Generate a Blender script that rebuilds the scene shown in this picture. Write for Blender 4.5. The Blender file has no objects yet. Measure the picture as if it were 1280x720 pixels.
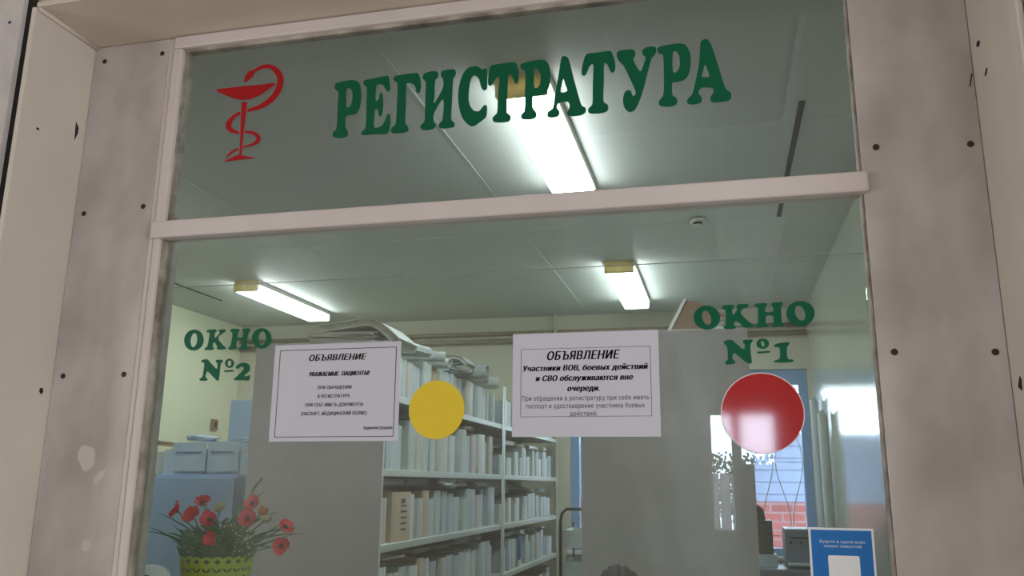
import bpy, bmesh, math, random
from mathutils import Vector, Matrix
random.seed(7)
S = bpy.context.scene
COL = S.collection
PI = math.pi
def lin(c):
    c = c / 255.0
    return c / 12.92 if c <= 0.04045 else ((c + 0.055) / 1.055) ** 2.4
def rgb(r, g, b): return (lin(r), lin(g), lin(b), 1.0)

# ------------------------------------------------------------ camera
FPX = 1057.55
CD, CH = 1.68, 1.5
RIGHT = Vector((0.9714475988, 0.2370335021, 0.0102314038))
UP = Vector((0.0437222108, -0.2212415673, 0.9742384396))
FWD = Vector((-0.2331907610, 0.9459742532, 0.2252882181))
UP = FWD.cross(RIGHT) * -1; RIGHT = FWD.cross(UP)
UP = RIGHT.cross(FWD)
cam = bpy.data.cameras.new('camera'); cam.sensor_width = 36; cam.lens = FPX / 1280 * 36
cam.clip_start = 0.02
camo = bpy.data.objects.new('camera', cam); COL.objects.link(camo)
m = Matrix.Identity(4)
for i in range(3):
    m[i][0] = RIGHT[i]; m[i][1] = UP[i]; m[i][2] = -FWD[i]
m[0][3], m[1][3], m[2][3] = 0, -CD, CH
camo.matrix_world = m
S.camera = camo

# ------------------------------------------------------------ light
SKY, LAMP, HALL = 18.0, 21.0, 86.0
S.view_settings.view_transform = 'Standard'; S.view_settings.look = 'None'
S.view_settings.gamma = 1; S.view_settings.use_curve_mapping = False
S.view_settings.exposure = 0.0
try:
    S.cycles.max_bounces = 10; S.cycles.diffuse_bounces = 5; S.cycles.glossy_bounces = 4
    S.cycles.transparent_max_bounces = 24
    S.cycles.sample_clamp_indirect = 6
except Exception: pass
w = bpy.data.worlds.new('sky'); S.world = w; w.use_nodes = True
bg = w.node_tree.nodes['Background']; bg.inputs[0].default_value = rgb(222, 235, 255); bg.inputs[1].default_value = SKY
def area(name, loc, rot, sx, sy, power, col):
    l = bpy.data.lights.new(name, 'AREA'); l.shape = 'RECTANGLE'; l.size = sx; l.size_y = sy; l.energy = power; l.color = col[:3]
    o = bpy.data.objects.new(name, l); COL.objects.link(o); o.location = loc; o.rotation_euler = rot
    return o
area('hall_fill_light', (2.93, -2.6, 1.6), (0, math.radians(90), 0), 1.6, 2.2, HALL, (.93, .98, 1))  # added area light by the solid right wall; no window there
area('hall_fill_light', (-4.6, -3.0, 1.6), (0, math.radians(-90), 0), 1.6, 2.2, HALL*.8, (.93, .98, 1))  # added fill from the left, placed clear of the glass reflection

# ------------------------------------------------------------ helpers
def at(px, py, y):
    d = RIGHT * ((px - 640) / FPX) - UP * ((py - 360) / FPX) + FWD
    t = (y + CD) / d.y
    return Vector((d.x * t, y, CH + d.z * t))

class MB:
    def __init__(s): s.v = []; s.f = []; s.sm = []
    def add(s, vs, fs, smooth=False):
        o = len(s.v); s.v += [Vector(v) for v in vs]
        for f in fs: s.f.append([i + o for i in f]); s.sm.append(smooth)
        return s
    def box(s, x0, x1, y0, y1, z0, z1):
        return s.add([(x0,y0,z0),(x1,y0,z0),(x1,y1,z0),(x0,y1,z0),(x0,y0,z1),(x1,y0,z1),(x1,y1,z1),(x0,y1,z1)],
            [(3,2,1,0),(4,5,6,7),(0,1,5,4),(1,2,6,5),(2,3,7,6),(3,0,4,7)])
    def bbox(s, x0, x1, y0, y1, z0, z1, b=.003, seg=2):      # bevelled box
        bm = bmesh.new(); bmesh.ops.create_cube(bm, size=1)
        for v in bm.verts: v.co = Vector(((x0+x1)/2 + v.co.x*(x1-x0), (y0+y1)/2 + v.co.y*(y1-y0), (z0+z1)/2 + v.co.z*(z1-z0)))
        bmesh.ops.bevel(bm, geom=bm.edges[:], offset=b, segments=seg, affect='EDGES', profile=.5)
        return s.addbm(bm)
    def addbm(s, bm, mat=None, smooth=False):
        bm.verts.index_update()
        s.add([(mat @ v.co if mat else v.co) for v in bm.verts], [[v.index for v in f.verts] for f in bm.faces], smooth); bm.free(); return s
    def rbox(s, c, size, rot):                                # box rotated by euler about centre
        M = Matrix.Translation(c) @ rot.to_matrix().to_4x4() if hasattr(rot, 'to_matrix') else Matrix.Translation(c) @ rot
        sx, sy, sz = [q/2 for q in size]
        vs = [M @ Vector(p) for p in [(-sx,-sy,-sz),(sx,-sy,-sz),(sx,sy,-sz),(-sx,sy,-sz),(-sx,-sy,sz),(sx,-sy,sz),(sx,sy,sz),(-sx,sy,sz)]]
        return s.add(vs, [(3,2,1,0),(4,5,6,7),(0,1,5,4),(1,2,6,5),(2,3,7,6),(3,0,4,7)])
    def prism(s, pts, d):                                     # pts: 3D loop, d: extrusion vector
        n = len(pts); d = Vector(d)
        vs = [Vector(p) for p in pts] + [Vector(p) + d for p in pts]
        fs = [list(range(n))[::-1], list(range(n, 2*n))] + [(i, (i+1) % n, n+(i+1) % n, n+i) for i in range(n)]
        return s.add(vs, fs)
    def tube(s, pts, r, seg=8, caps=True):                    # r: float or list
        pts = [Vector(p) for p in pts]; n = len(pts)
        rs = r if isinstance(r, (list, tuple)) else [r] * n
        vs = []; up = None
        for i, p in enumerate(pts):
            t = (pts[min(i+1, n-1)] - pts[max(i-1, 0)]).normalized()
            if up is None: up = t.orthogonal().normalized()
            a = (up - t * up.dot(t));  a = a.normalized() if a.length > 1e-6 else t.orthogonal().normalized()
            up = a; b = t.cross(a)
            for k in range(seg):
                an = 2*PI*k/seg; vs.append(p + (a*math.cos(an) + b*math.sin(an)) * rs[i])
        fs = [(i*seg+k, i*seg+(k+1) % seg, (i+1)*seg+(k+1) % seg, (i+1)*seg+k) for i in range(n-1) for k in range(seg)]
        s.add(vs, fs, True)
        if caps:
            o = len(s.v) - n*seg
            s.f.append([o+k for k in range(seg)][::-1]); s.sm.append(False)
            s.f.append([o+(n-1)*seg+k for k in range(seg)]); s.sm.append(False)
        return s
    def lathe(s, c, prof, seg=32, axis='Z', smooth=True):     # prof [(r,h)]
        c = Vector(c); vs = []; n = len(prof)
        for r, h in prof:
            for k in range(seg):
                a = 2*PI*k/seg; x, y = r*math.cos(a), r*math.sin(a)
                vs.append(c + (Vector((x, y, h)) if axis == 'Z' else Vector((x, h, y)) if axis == 'Y' else Vector((h, x, y))))
        fs = [(i*seg+k, i*seg+(k+1) % seg, (i+1)*seg+(k+1) % seg, (i+1)*seg+k) for i in range(n-1) for k in range(seg)]
        s.add(vs, fs, smooth)
        o = len(s.v) - n*seg
        s.f.append([o+k for k in range(seg)][::-1]); s.sm.append(False)
        s.f.append([o+(n-1)*seg+k for k in range(seg)]); s.sm.append(False)
        return s
    def xf(s, M):
        s.v = [M @ v for v in s.v]; return s
    def build(s, name, mat, parent=None, world=True):
        off = parent_world(parent) if (parent and world) else Vector((0, 0, 0))
        me = bpy.data.meshes.new(name)
        me.from_pydata([tuple(v - off) for v in s.v], [], s.f)
        me.polygons.foreach_set('use_smooth', s.sm)
        me.update()
        bm = bmesh.new(); bm.from_mesh(me); bmesh.ops.recalc_face_normals(bm, faces=bm.faces[:]); bm.to_mesh(me); bm.free()
        if mat: me.materials.append(mat)
        o = bpy.data.objects.new(name, me); COL.objects.link(o)
        if parent: o.parent = parent
        return o
def parent_world(p):
    v = Vector((0, 0, 0))
    while p: v = v + p.location; p = p.parent
    return v
def tag(o, label, cat, group=None, kind=None):
    if label: o['label'] = label
    if cat: o['category'] = cat
    if group: o['group'] = group
    if kind: o['kind'] = kind
    return o
def thing(name, loc, label, cat, group=None):
    o = bpy.data.objects.new(name, None); COL.objects.link(o); o.location = loc; o.empty_display_size = .05
    return tag(o, label, cat, group)
def struct(name, mb, mat, label=None, parent=None):
    o = mb.build(name, mat, parent)
    if not parent: o['kind'] = 'structure'; o['category'] = name.split('_')[0]; o['label'] = label
    return o

# ------------------------------------------------------------ materials
def mat(name, col, rough=.6, var=0.0, scale=6.0, col2=None, bump=0.0, bscale=40, spec=.5, metal=0, detail=4, stretch=None):
    M = bpy.data.materials.new(name); M.use_nodes = True
    nt = M.node_tree; b = nt.nodes['Principled BSDF']
    b.inputs['Base Color'].default_value = col; b.inputs['Roughness'].default_value = rough
    b.inputs['Specular IOR Level'].default_value = spec; b.inputs['Metallic'].default_value = metal
    tc = nt.nodes.new('ShaderNodeTexCoord'); src = tc.outputs['Object']
    if stretch:
        mp = nt.nodes.new('ShaderNodeMapping'); mp.inputs['Scale'].default_value = stretch
        nt.links.new(src, mp.inputs[0]); src = mp.outputs[0]
    if var or col2:
        n = nt.nodes.new('ShaderNodeTexNoise'); n.inputs['Scale'].default_value = scale; n.inputs['Detail'].default_value = detail
        nt.links.new(src, n.inputs['Vector'])
        r = nt.nodes.new('ShaderNodeValToRGB')
        c2 = col2 or tuple(c * (1 - var) for c in col[:3]) + (1,)
        r.color_ramp.elements[0].position = .35; r.color_ramp.elements[0].color = c2
        r.color_ramp.elements[1].position = .65; r.color_ramp.elements[1].color = col
        nt.links.new(n.outputs['Fac'], r.inputs[0]); nt.links.new(r.outputs[0], b.inputs['Base Color'])
    if bump:
        n2 = nt.nodes.new('ShaderNodeTexNoise'); n2.inputs['Scale'].default_value = bscale; n2.inputs['Detail'].default_value = 3
        nt.links.new(src, n2.inputs['Vector'])
        bp = nt.nodes.new('ShaderNodeBump'); bp.inputs['Strength'].default_value = bump; bp.inputs['Distance'].default_value = .01
        nt.links.new(n2.outputs['Fac'], bp.inputs['Height']); nt.links.new(bp.outputs[0], b.inputs['Normal'])
    return M
def emis(name, col, st):
    M = bpy.data.materials.new(name); M.use_nodes = True; nt = M.node_tree
    b = nt.nodes['Principled BSDF']; b.inputs['Base Color'].default_value = (.8, .8, .8, 1)
    b.inputs['Emission Color'].default_value = col; b.inputs['Emission Strength'].default_value = st
    return M
def glass(name, tint, r0=.04, rough=0.0, smudge=0.0, marks=()):
    M = bpy.data.materials.new(name); M.use_nodes = True; nt = M.node_tree; nt.nodes.clear()
    N = nt.nodes.new; L = nt.links.new
    out = N('ShaderNodeOutputMaterial'); mix = N('ShaderNodeMixShader')
    tr = N('ShaderNodeBsdfTransparent'); tr.inputs[0].default_value = tint
    gl = N('ShaderNodeBsdfGlossy'); gl.inputs['Roughness'].default_value = rough
    ge = N('ShaderNodeNewGeometry'); dt = N('ShaderNodeVectorMath'); dt.operation = 'DOT_PRODUCT'
    L(ge.outputs['Normal'], dt.inputs[0]); L(ge.outputs['Incoming'], dt.inputs[1])
    ab = N('ShaderNodeMath'); ab.operation = 'ABSOLUTE'; L(dt.outputs['Value'], ab.inputs[0])
    om = N('ShaderNodeMath'); om.operation = 'SUBTRACT'; om.inputs[0].default_value = 1; L(ab.outputs[0], om.inputs[1])
    pw = N('ShaderNodeMath'); pw.operation = 'POWER'; pw.inputs[1].default_value = 5; L(om.outputs[0], pw.inputs[0])
    ma = N('ShaderNodeMath'); ma.operation = 'MULTIPLY_ADD'; ma.inputs[1].default_value = 1 - r0; ma.inputs[2].default_value = r0; L(pw.outputs[0], ma.inputs[0])
    L(ma.outputs[0], mix.inputs[0]); L(tr.outputs[0], mix.inputs[1]); L(gl.outputs[0], mix.inputs[2])
    last = mix.outputs[0]
    if smudge:
        tc = N('ShaderNodeTexCoord'); n = N('ShaderNodeTexNoise'); n.inputs['Scale'].default_value = 2.2; n.inputs['Detail'].default_value = 8; n.inputs['Roughness'].default_value = .65
        mp = N('ShaderNodeMapping'); mp.inputs['Rotation'].default_value = (0, .6, 0); mp.inputs['Scale'].default_value = (1.6, 1, .8)
        L(tc.outputs['Object'], mp.inputs[0]); L(mp.outputs[0], n.inputs['Vector'])
        rp = N('ShaderNodeMapRange'); rp.inputs['From Min'].default_value = .52; rp.inputs['From Max'].default_value = .75; rp.inputs['To Max'].default_value = smudge
        L(n.outputs['Fac'], rp.inputs[0])
        fac = rp.outputs[0]
        for (cx, cz, rx, rz, st) in marks:       # local milky patches on the pane
            v = N('ShaderNodeVectorMath'); v.operation = 'SUBTRACT'; v.inputs[1].default_value = (cx, 0, cz); L(tc.outputs['Object'], v.inputs[0])
            v2 = N('ShaderNodeVectorMath'); v2.operation = 'MULTIPLY'; v2.inputs[1].default_value = (1/rx, 0, 1/rz); L(v.outputs[0], v2.inputs[0])
            ln = N('ShaderNodeVectorMath'); ln.operation = 'LENGTH'; L(v2.outputs[0], ln.inputs[0])
            mr = N('ShaderNodeMapRange'); mr.interpolation_type = 'SMOOTHSTEP'; mr.inputs['From Min'].default_value = 1; mr.inputs['From Max'].default_value = 0; mr.inputs['To Max'].default_value = st
            L(ln.outputs['Value'], mr.inputs[0])
            n3 = N('ShaderNodeTexNoise'); n3.inputs['Scale'].default_value = 9; n3.inputs['Detail'].default_value = 6; L(mp.outputs[0], n3.inputs['Vector'])
            mm_ = N('ShaderNodeMath'); mm_.operation = 'MULTIPLY'; L(mr.outputs[0], mm_.inputs[0]); L(n3.outputs['Fac'], mm_.inputs[1])
            sm = N('ShaderNodeMath'); L(fac, sm.inputs[0]); L(mm_.outputs[0], sm.inputs[1]); fac = sm.outputs[0]
        df = N('ShaderNodeBsdfDiffuse'); df.inputs[0].default_value = (.8, .82, .82, 1)
        tl = N('ShaderNodeBsdfTranslucent'); tl.inputs[0].default_value = (.8, .82, .82, 1)
        ad = N('ShaderNodeMixShader'); ad.inputs[0].default_value = .5; L(df.outputs[0], ad.inputs[1]); L(tl.outputs[0], ad.inputs[2])
        m2 = N('ShaderNodeMixShader'); L(fac, m2.inputs[0]); L(last, m2.inputs[1]); L(ad.outputs[0], m2.inputs[2]); last = m2.outputs[0]
    L(last, out.inputs[0])
    return M

M_cream = mat('cream_paint', rgb(212, 201, 190), .5, .08, 3, bump=.03, bscale=20)
M_soffit = mat('soffit_paint', rgb(214, 200, 186), .35, .10, 2)
M_frame = mat('frame_paint', rgb(212, 201, 199), .4, .05, 8, bump=.05, bscale=60)
M_frame_worn = mat('worn_paint', rgb(190, 178, 168), .6, col2=rgb(120, 112, 102), scale=14, bump=.3, bscale=50)
M_panel = mat('mottled_laminate', rgb(208, 201, 200), .5, col2=rgb(180, 172, 169), scale=7, detail=3, stretch=(1, 1, .6))
M_smear = mat('filler', rgb(216, 210, 209), .6)
M_screw = mat('screw_brown', rgb(62, 48, 40), .45, metal=.3)
M_dark = mat('dark_gap', rgb(28, 26, 26), .8)
M_hallwall = mat('hall_wall', rgb(190, 178, 165), .7, .06, 2)
M_hallfloor = mat('hall_floor', rgb(178, 166, 154), .35, .15, 4)
M_hallceil = mat('hall_ceiling', rgb(205, 200, 192), .7, .04, 2)
M_ceil = mat('ceiling_panel', rgb(198, 205, 201), .55, .05, 1.5)
M_seam = mat('ceiling_batten', rgb(200, 207, 202), .5)
M_back = mat('back_wall_paint', rgb(208, 204, 186), .6, .06, 1.5)
M_wall = mat('oil_paint', rgb(190, 195, 182), .13, .05, 1.2, bump=.05, bscale=6, stretch=(1, 1, .25), spec=.75)
M_lwall = mat('left_wall_paint', rgb(228, 229, 202), .5, .05, 1.2)
M_floor = mat('linoleum', rgb(150, 146, 138), .4, .15, 5)
M_rack = mat('rack_grey', rgb(178, 180, 172), .42, .07, 1.6, bump=.03, bscale=10)
M_rackend = mat('rack_end_panel', rgb(218, 213, 218), .36, .08, 1.2, stretch=(3, 1, .5), bump=.02, bscale=5)
M_shelf = mat('shelf_grey', rgb(190, 198, 188), .45, .06, 3)
M_glass = glass('window_glass', (.95, .97, .965, 1), .045, 0.0, .07, [(-.03, 1.60, .12, .20, .22), (-.06, 1.38, .16, .2, .14), (-1.0, 1.93, .10, .06, .16)])
M_glass_up = glass('upper_glass', (.85, .865, .865, 1), .05, 0.0, .03)
M_acryl = glass('acrylic', (.95, .975, .965, 1), .04, .0, .06)
M_edge = mat('acrylic_edge', rgb(150, 160, 155), .3)
M_clear = glass('clear_pane', (.95, .97, .97, 1), .04)
M_green = mat('green_vinyl', rgb(0, 88, 60), .4, spec=.25)
M_red = mat('red_vinyl', rgb(172, 12, 26), .06, spec=.8)
M_redlogo = mat('dark_red_vinyl', rgb(160, 14, 20), .4, spec=.25)
M_yellow = mat('yellow_vinyl', rgb(226, 196, 48), .4)
M_rim = mat('white_rim', rgb(225, 215, 215), .4)
M_paper = mat('notice_paper', rgb(200, 198, 210), .5)
M_ink = mat('ink', rgb(24, 22, 28), .6)
M_ink2 = mat('grey_ink', rgb(66, 62, 70), .6)
M_blue = mat('poster_blue', rgb(0, 104, 178), .3)
M_white = mat('white_plastic', rgb(225, 226, 228), .35)
M_lamp = emis('lamp_diffuser', (.95, 1, .985, 1), LAMP)
M_cap = mat('yellowed_cap', rgb(222, 212, 172), .4, col2=rgb(186, 172, 122), scale=16)
def thin(M, wt, col):       # let a little lamp light through the plastic
    nt = M.node_tree; b = nt.nodes['Principled BSDF']; t = nt.nodes.new('ShaderNodeBsdfTranslucent'); t.inputs[0].default_value = col
    x = nt.nodes.new('ShaderNodeMixShader'); x.inputs[0].default_value = wt
    nt.links.new(b.outputs[0], x.inputs[1]); nt.links.new(t.outputs[0], x.inputs[2]); nt.links.new(x.outputs[0], nt.nodes['Material Output'].inputs[0])
thin(M_cap, .16, rgb(222, 212, 168))
M_lampbody = mat('lamp_body', rgb(214, 214, 205), .4)
M_pale = [mat('pale_card_%s' % n, rgb(*c), .6, .30, 5, stretch=(1, 9, .5), bump=.25, bscale=14) for n, c in
          (('grey', (210, 219, 220)), ('white', (236, 240, 240)), ('green', (208, 222, 218)), ('warm', (218, 214, 206)), ('blue', (204, 216, 224)))]
M_pages = mat('page_edges', rgb(206, 202, 190), .8, .25, 30, stretch=(1, 12, 1))
M_tan = mat('tan_card', rgb(206, 184, 158), .6, .06, 6)
M_brown = mat('brown_card', rgb(150, 122, 104), .6, .1, 5)
M_cabblue = mat('blue_cabinet', rgb(160, 186, 220), .4, .05, 2)
M_sheetblue = mat('bluish_paper', rgb(190, 208, 228), .6, .05, 8)
M_cabgrey = mat('drawer_grey', rgb(150, 158, 154), .4, .05, 3)
M_pipe = mat('pipe_paint', rgb(150, 140, 118), .4, .15, 8)
M_winblue = mat('window_blue', rgb(132, 170, 214), .35, .06, 5)
M_brickr = mat('brick', rgb(150, 82, 78), .8, .2, 12)
M_ground = mat('ground', rgb(96, 92, 84), .9)
M_leaf = mat('leaf', rgb(72, 126, 80), .5, .35, 25)
M_leaf2 = mat('leaf_pale', rgb(92, 116, 84), .5, .25, 25)
M_petal = mat('petal_red', rgb(222, 36, 54), .55, col2=rgb(176, 20, 38), scale=60)
M_petal2 = mat('petal_pink', rgb(236, 70, 74), .55, col2=rgb(205, 40, 52), scale=60)
M_orange = mat('petal_orange', rgb(196, 104, 40), .55)
M_cream_fl = mat('cream_petal', rgb(190, 186, 150), .7)
M_centre = mat('poppy_centre', rgb(22, 18, 20), .7)
M_pot = mat('lime_pot', rgb(186, 206, 28), .35)
M_liner = mat('pot_liner', rgb(70, 82, 16), .7)
M_black = mat('black_metal', rgb(30, 32, 34), .35)
M_hair = mat('hair', rgb(34, 27, 24), .7, .4, 60)
M_skin = mat('skin', rgb(205, 160, 138), .5)
M_cloth = mat('white_coat', rgb(210, 214, 220), .8)
M_trouser = mat('dark_trousers', rgb(48, 52, 66), .8)
M_device = mat('grey_device', rgb(120, 132, 146), .4)
M_darkbox = mat('dark_box', rgb(66, 66, 68), .5)
M_tree = mat('tree_leaves', rgb(54, 74, 40), .9, .4, 6, spec=.05)
M_fence = mat('fence_metal', rgb(140, 134, 128), .6, .1, 4)

# siding: horizontal board lines
def banded(name, col, col2, step, axis=2, width=.12, rough=.7):
    M = mat(name, col, rough); nt = M.node_tree; b = nt.nodes['Principled BSDF']
    N = nt.nodes.new; L = nt.links.new
    tc = N('ShaderNodeTexCoord'); sp = N('ShaderNodeSeparateXYZ'); L(tc.outputs['Object'], sp.inputs[0])
    md = N('ShaderNodeMath'); md.operation = 'MODULO'; md.inputs[1].default_value = step; L(sp.outputs[axis], md.inputs[0])
    lt = N('ShaderNodeMath'); lt.operation = 'LESS_THAN'; lt.inputs[1].default_value = step * width; L(md.outputs[0], lt.inputs[0])
    mx = N('ShaderNodeMix'); mx.data_type = 'RGBA'; mx.inputs['A'].default_value = col; mx.inputs['B'].default_value = col2
    L(lt.outputs[0], mx.inputs['Factor']); L(mx.outputs['Result'], b.inputs['Base Color'])
    return M
M_siding = banded('metal_siding', rgb(118, 130, 158), rgb(80, 90, 116), .14)
def brickmat():
    M = mat('red_brick', rgb(160, 84, 80), .85); nt = M.node_tree; b = nt.nodes['Principled BSDF']
    N = nt.nodes.new; L = nt.links.new
    tc = N('ShaderNodeTexCoord'); mp = N('ShaderNodeMapping'); mp.inputs['Rotation'].default_value = (PI/2, 0, 0); L(tc.outputs['Object'], mp.inputs[0])
    bk = N('ShaderNodeTexBrick'); bk.inputs['Scale'].default_value = 1; bk.inputs['Brick Width'].default_value = .26; bk.inputs['Row Height'].default_value = .1
    bk.inputs['Mortar Size'].default_value = .012; bk.inputs['Color1'].default_value = rgb(140, 74, 72); bk.inputs['Color2'].default_value = rgb(118, 62, 64); bk.inputs['Mortar'].default_value = rgb(130, 105, 108)
    L(mp.outputs[0], bk.inputs['Vector']); L(bk.outputs['Color'], b.inputs['Base Color'])
    return M
M_brick = brickmat()

# ============================================================ SETTING
XL, XR, YB, ZC = -4.63, .745, 5.80, 3.0
struct('floor', MB().box(XL-.1, XR+.1, .1, YB+.1, -.05, 0), M_floor, 'linoleum floor of the registry room behind the glass')
struct('floor_hall', MB().box(-4.7, 3.05, -5.1, .1, -.05, 0), M_hallfloor, 'floor of the hall in front of the counter window')
struct('ceiling', MB().box(XL-.1, XR+.1, .1, YB+.1, ZC, ZC+.1), M_ceil, 'greenish white panelled ceiling of the registry room')
struct('ceiling_hall', MB().box(-4.7, 3.05, -5.1, -.21, 3.2, 3.3), M_hallceil, 'ceiling of the hall in front of the window')
struct('wall_left', MB().box(XL-.1, XL, .1, YB, 0, ZC), M_lwall, 'pale yellow green left wall of the registry room')
struct('wall_right', MB().box(XR, XR+.1, .1, YB, 0, ZC), M_wall, 'glossy pale green oil painted right wall of the registry room')
# back wall with two window openings
W1 = (-.35, .72, .95, 2.47); W2 = (-1.30, -.62, .95, 2.47)
bw = MB()
bw.box(XL-.1, W2[0], YB, YB+.25, 0, ZC); bw.box(W2[1], W1[0], YB, YB+.25, 0, ZC); bw.box(W1[1], XR+.1, YB, YB+.25, 0, ZC)
for Wn in (W1, W2):
    bw.box(Wn[0], Wn[1], YB, YB+.25, 0, Wn[2]); bw.box(Wn[0], Wn[1], YB, YB+.25, Wn[3], ZC)
struct('wall_back', bw, M_back, 'cream yellow back wall of the registry room behind the racks')
# front wall between hall and room: recess X -1.526 .. .507
PX0, PX1, SZ = -1.526, .507, 2.585
fw = MB()
fw.box(-4.7, PX0-.012, -.19, .10, 0, 3.2); fw.box(PX1+.012, 3.05, -.24, .10, 0, 3.2); fw.box(PX0-.012, PX1+.012, -.19, .10, SZ+.012, 3.2); fw.box(PX0-.012, PX1+.012, .03, .10, 0, 1.2)
struct('wall_front', fw, M_hallwall, 'wall around the counter window opening')
struct('trim_1', MB().bbox(PX0-.012, PX0, -.205, .03, 1.2, SZ, .002), M_cream, 'cream painted left side of the window recess')
struct('trim_2', MB().bbox(PX1, PX1+.012, -.25, .03, 1.2, SZ, .002), M_cream, 'cream painted right side of the window recess')
struct('trim_3', MB().bbox(PX0, PX1, -.205, .03, SZ, SZ+.012, .002), M_soffit, 'beige painted soffit above the window recess')
# gap-filler bead in the soffit corner
struct('trim_4', MB().tube([(PX0+.004, -.2, SZ-.003), (PX0+.004, 0, SZ-.003)], .006, 6), M_cream, 'painted bead in the upper left corner of the recess')
# hall
struct('wall_hall_left', MB().box(-4.8, -4.7, -5.1, .1, 0, 3.3), M_hallwall, 'left wall of the hall')
struct('wall_hall_right', MB().box(3.05, 3.15, -5.1, .1, 0, 3.3), M_hallwall, 'right wall of the hall')
hb = MB(); H = (-.10, .40, 1.15, 2.05)
hb.box(.14, H[1], -5.1, -5.0, H[2], 1.66)  # solid infill standing in for the viewer's dark outline in the reflection
hb.box(-4.7, H[0], -5.1, -5.0, 0, 3.2).box(H[1], 3.05, -5.1, -5.0, 0, 3.2).box(H[0], H[1], -5.1, -5.0, 0, H[2]).box(H[0], H[1], -5.1, -5.0, H[3], 3.2)
struct('wall_hall_back', hb, M_hallwall, 'far wall of the hall behind the viewer')
hw = MB(); hw.box(.07, .14, -5.08, -5.02, H[2], H[3]).box(H[0], H[0]+.02, -5.08, -5.02, H[2], H[3]).box(H[1]-.02, H[1], -5.08, -5.02, H[2], H[3]).box(H[0], H[1], -5.08, -5.02, H[2], H[2]+.03).box(H[0], H[1], -5.08, -5.02, H[3]-.02, H[3])
wh = struct('window_3', hw, M_frame, 'tall two pane window of the hall, seen as a bright reflection')
MB().box(H[0], H[1], -5.055, -5.05, H[2], H[3]).build('pane', M_clear, wh)

hg = MB()
for x0, x1, y0, y1 in ((-.9, 1.6, -2.262, -2.24), (-.38, -.358, -2.238, -1.0), (.345, .367, -2.238, -1.0), (.045, .067, -4.2, -2.264)): hg.box(x0, x1, y0, y1, 3.185, 3.2)
struct('trim_20', hg, mat('grid_metal', rgb(235, 235, 235), .3), 'white metal bars of the hall ceiling grid, reflected in the upper glass')
# outer wall cladding left and right of the recess
left_clad = MB().bbox(-2.6, PX0-.030, -.215, -.195, 1.0, 3.15, .002)
cl = left_clad.build('wall_panel', M_panel); tag(cl, 'grey mottled wall panel at the far left edge, left of the dark gap', 'panel')
MB().lathe((-1.585, -.2155, 2.545), [(.004, 0), (.004, -.001), (0.001, -.002)], 12, 'Y').build('screw', mat('blue_dot', rgb(40, 50, 110), .4), cl)
struct('trim_5', MB().box(PX0-.032, PX0-.011, -.2, -.19, 1.0, 3.15), M_dark, 'dark open gap between the left reveal and the outer wall panel')
tag(MB().bbox(PX1+.014, 1.7, -.262, -.245, 1.0, 3.15, .002).build('wall_panel', M_panel), 'grey mottled wall panel at the far right edge outside the recess', 'panel')

# ============================================================ FRONT: panels, frame, glass
def screw(x, z, y, parent):
    MB().lathe((x, y, z), [(.0062, 0), (.0062, -.0012), (.0045, -.0024), (.0015, -.0026)], 16, 'Y').build('screw', M_screw, parent)
def front_panel(x0, x1, label, pts):
    t = thing('side_panel', ((x0+x1)/2, 0, 1.2), label, 'panel')
    MB().bbox(x0, x1, -.004, .016, 1.2, SZ-.001, .0012).build('board', M_panel, t)
    for px, py in pts:
        p = at(px, py, -.004); screw(p.x, p.z, -.004, t)
    return t
lp = front_panel(PX0+.001, -1.306, 'grey mottled panel with brown screws left of the glass', [(131,77),(203,67),(105,267),(179,258),(79,470),(155,468)])
rp = front_panel(.289, PX1-.001, 'grey mottled panel with brown screws right of the glass', [(1095,184),(1213,180),(1118,440),(1244,440)])
def smear(cx, cy, a, b, rot, parent):
    c = at(cx, cy, -.0045); pts = []
    for k in range(22):
        an = 2*PI*k/22; r = 1 + .06*math.sin(3*an+cx) + .05*math.sin(5*an)
        u, v = a*r*math.cos(an), b*r*math.sin(an)
        pts.append((c.x + u*math.cos(rot) - v*math.sin(rot), -.0042, c.z + u*math.sin(rot) + v*math.cos(rot)))
    MB().prism(pts, (0, -.0004, 0)).build('filler_smear', M_smear, parent)
smear(108, 572, .022, .030, .4, lp); smear(124, 596, .008, .020, -.7, lp); smear(108, 682, .012, .012, 0, lp)
def chip(pts, o, y=None, x=None):
    P = []
    for px, py in pts:
        if x is None: P.append(at(px, py, y))
        else:
            d = RIGHT*((px-640)/FPX) - UP*((py-360)/FPX) + FWD; t = x/d.x; P.append(Vector((x, d.y*t-CD, CH+d.z*t)))
    ob = MB().prism(P, (0, -.0008, 0) if x is None else (.0008 if x < 0 else -.0008, 0, 0)).build('paint_chip', M_dark)
    tag(ob, o, 'paint chip')
chip([(95,152),(98,160),(97,167),(93,175),(94,163)], 'dark chip in the cream left reveal, beside the grey panel', x=-1.5258)
chip([(50,485),(53,485),(54,490),(51,493),(49,489)], 'small dark hole low in the cream left reveal', x=-1.5258)
chip([(46,159),(49,161),(48,163),(45,161)], 'tiny grey nick high in the cream left reveal', x=-1.5258)
chip([(1223,50),(1225,52),(1224,58),(1221,59),(1221,54)], 'dark oval chip high on the right reveal', x=.5068)
chip([(1233,85),(1234.5,85),(1233,94),(1231,95)], 'short dark scratch on the right reveal below the oval chip', x=.5068)
chip([(1275,470),(1277,474),(1278,488),(1275,486),(1273,483)], 'dark chip low on the right reveal at the picture edge', x=.5068)
chip([(1214,92),(1215.5,92),(1213,108),(1211.5,108)], 'thin dark scratch on the right grey panel', y=-.0042)

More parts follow.
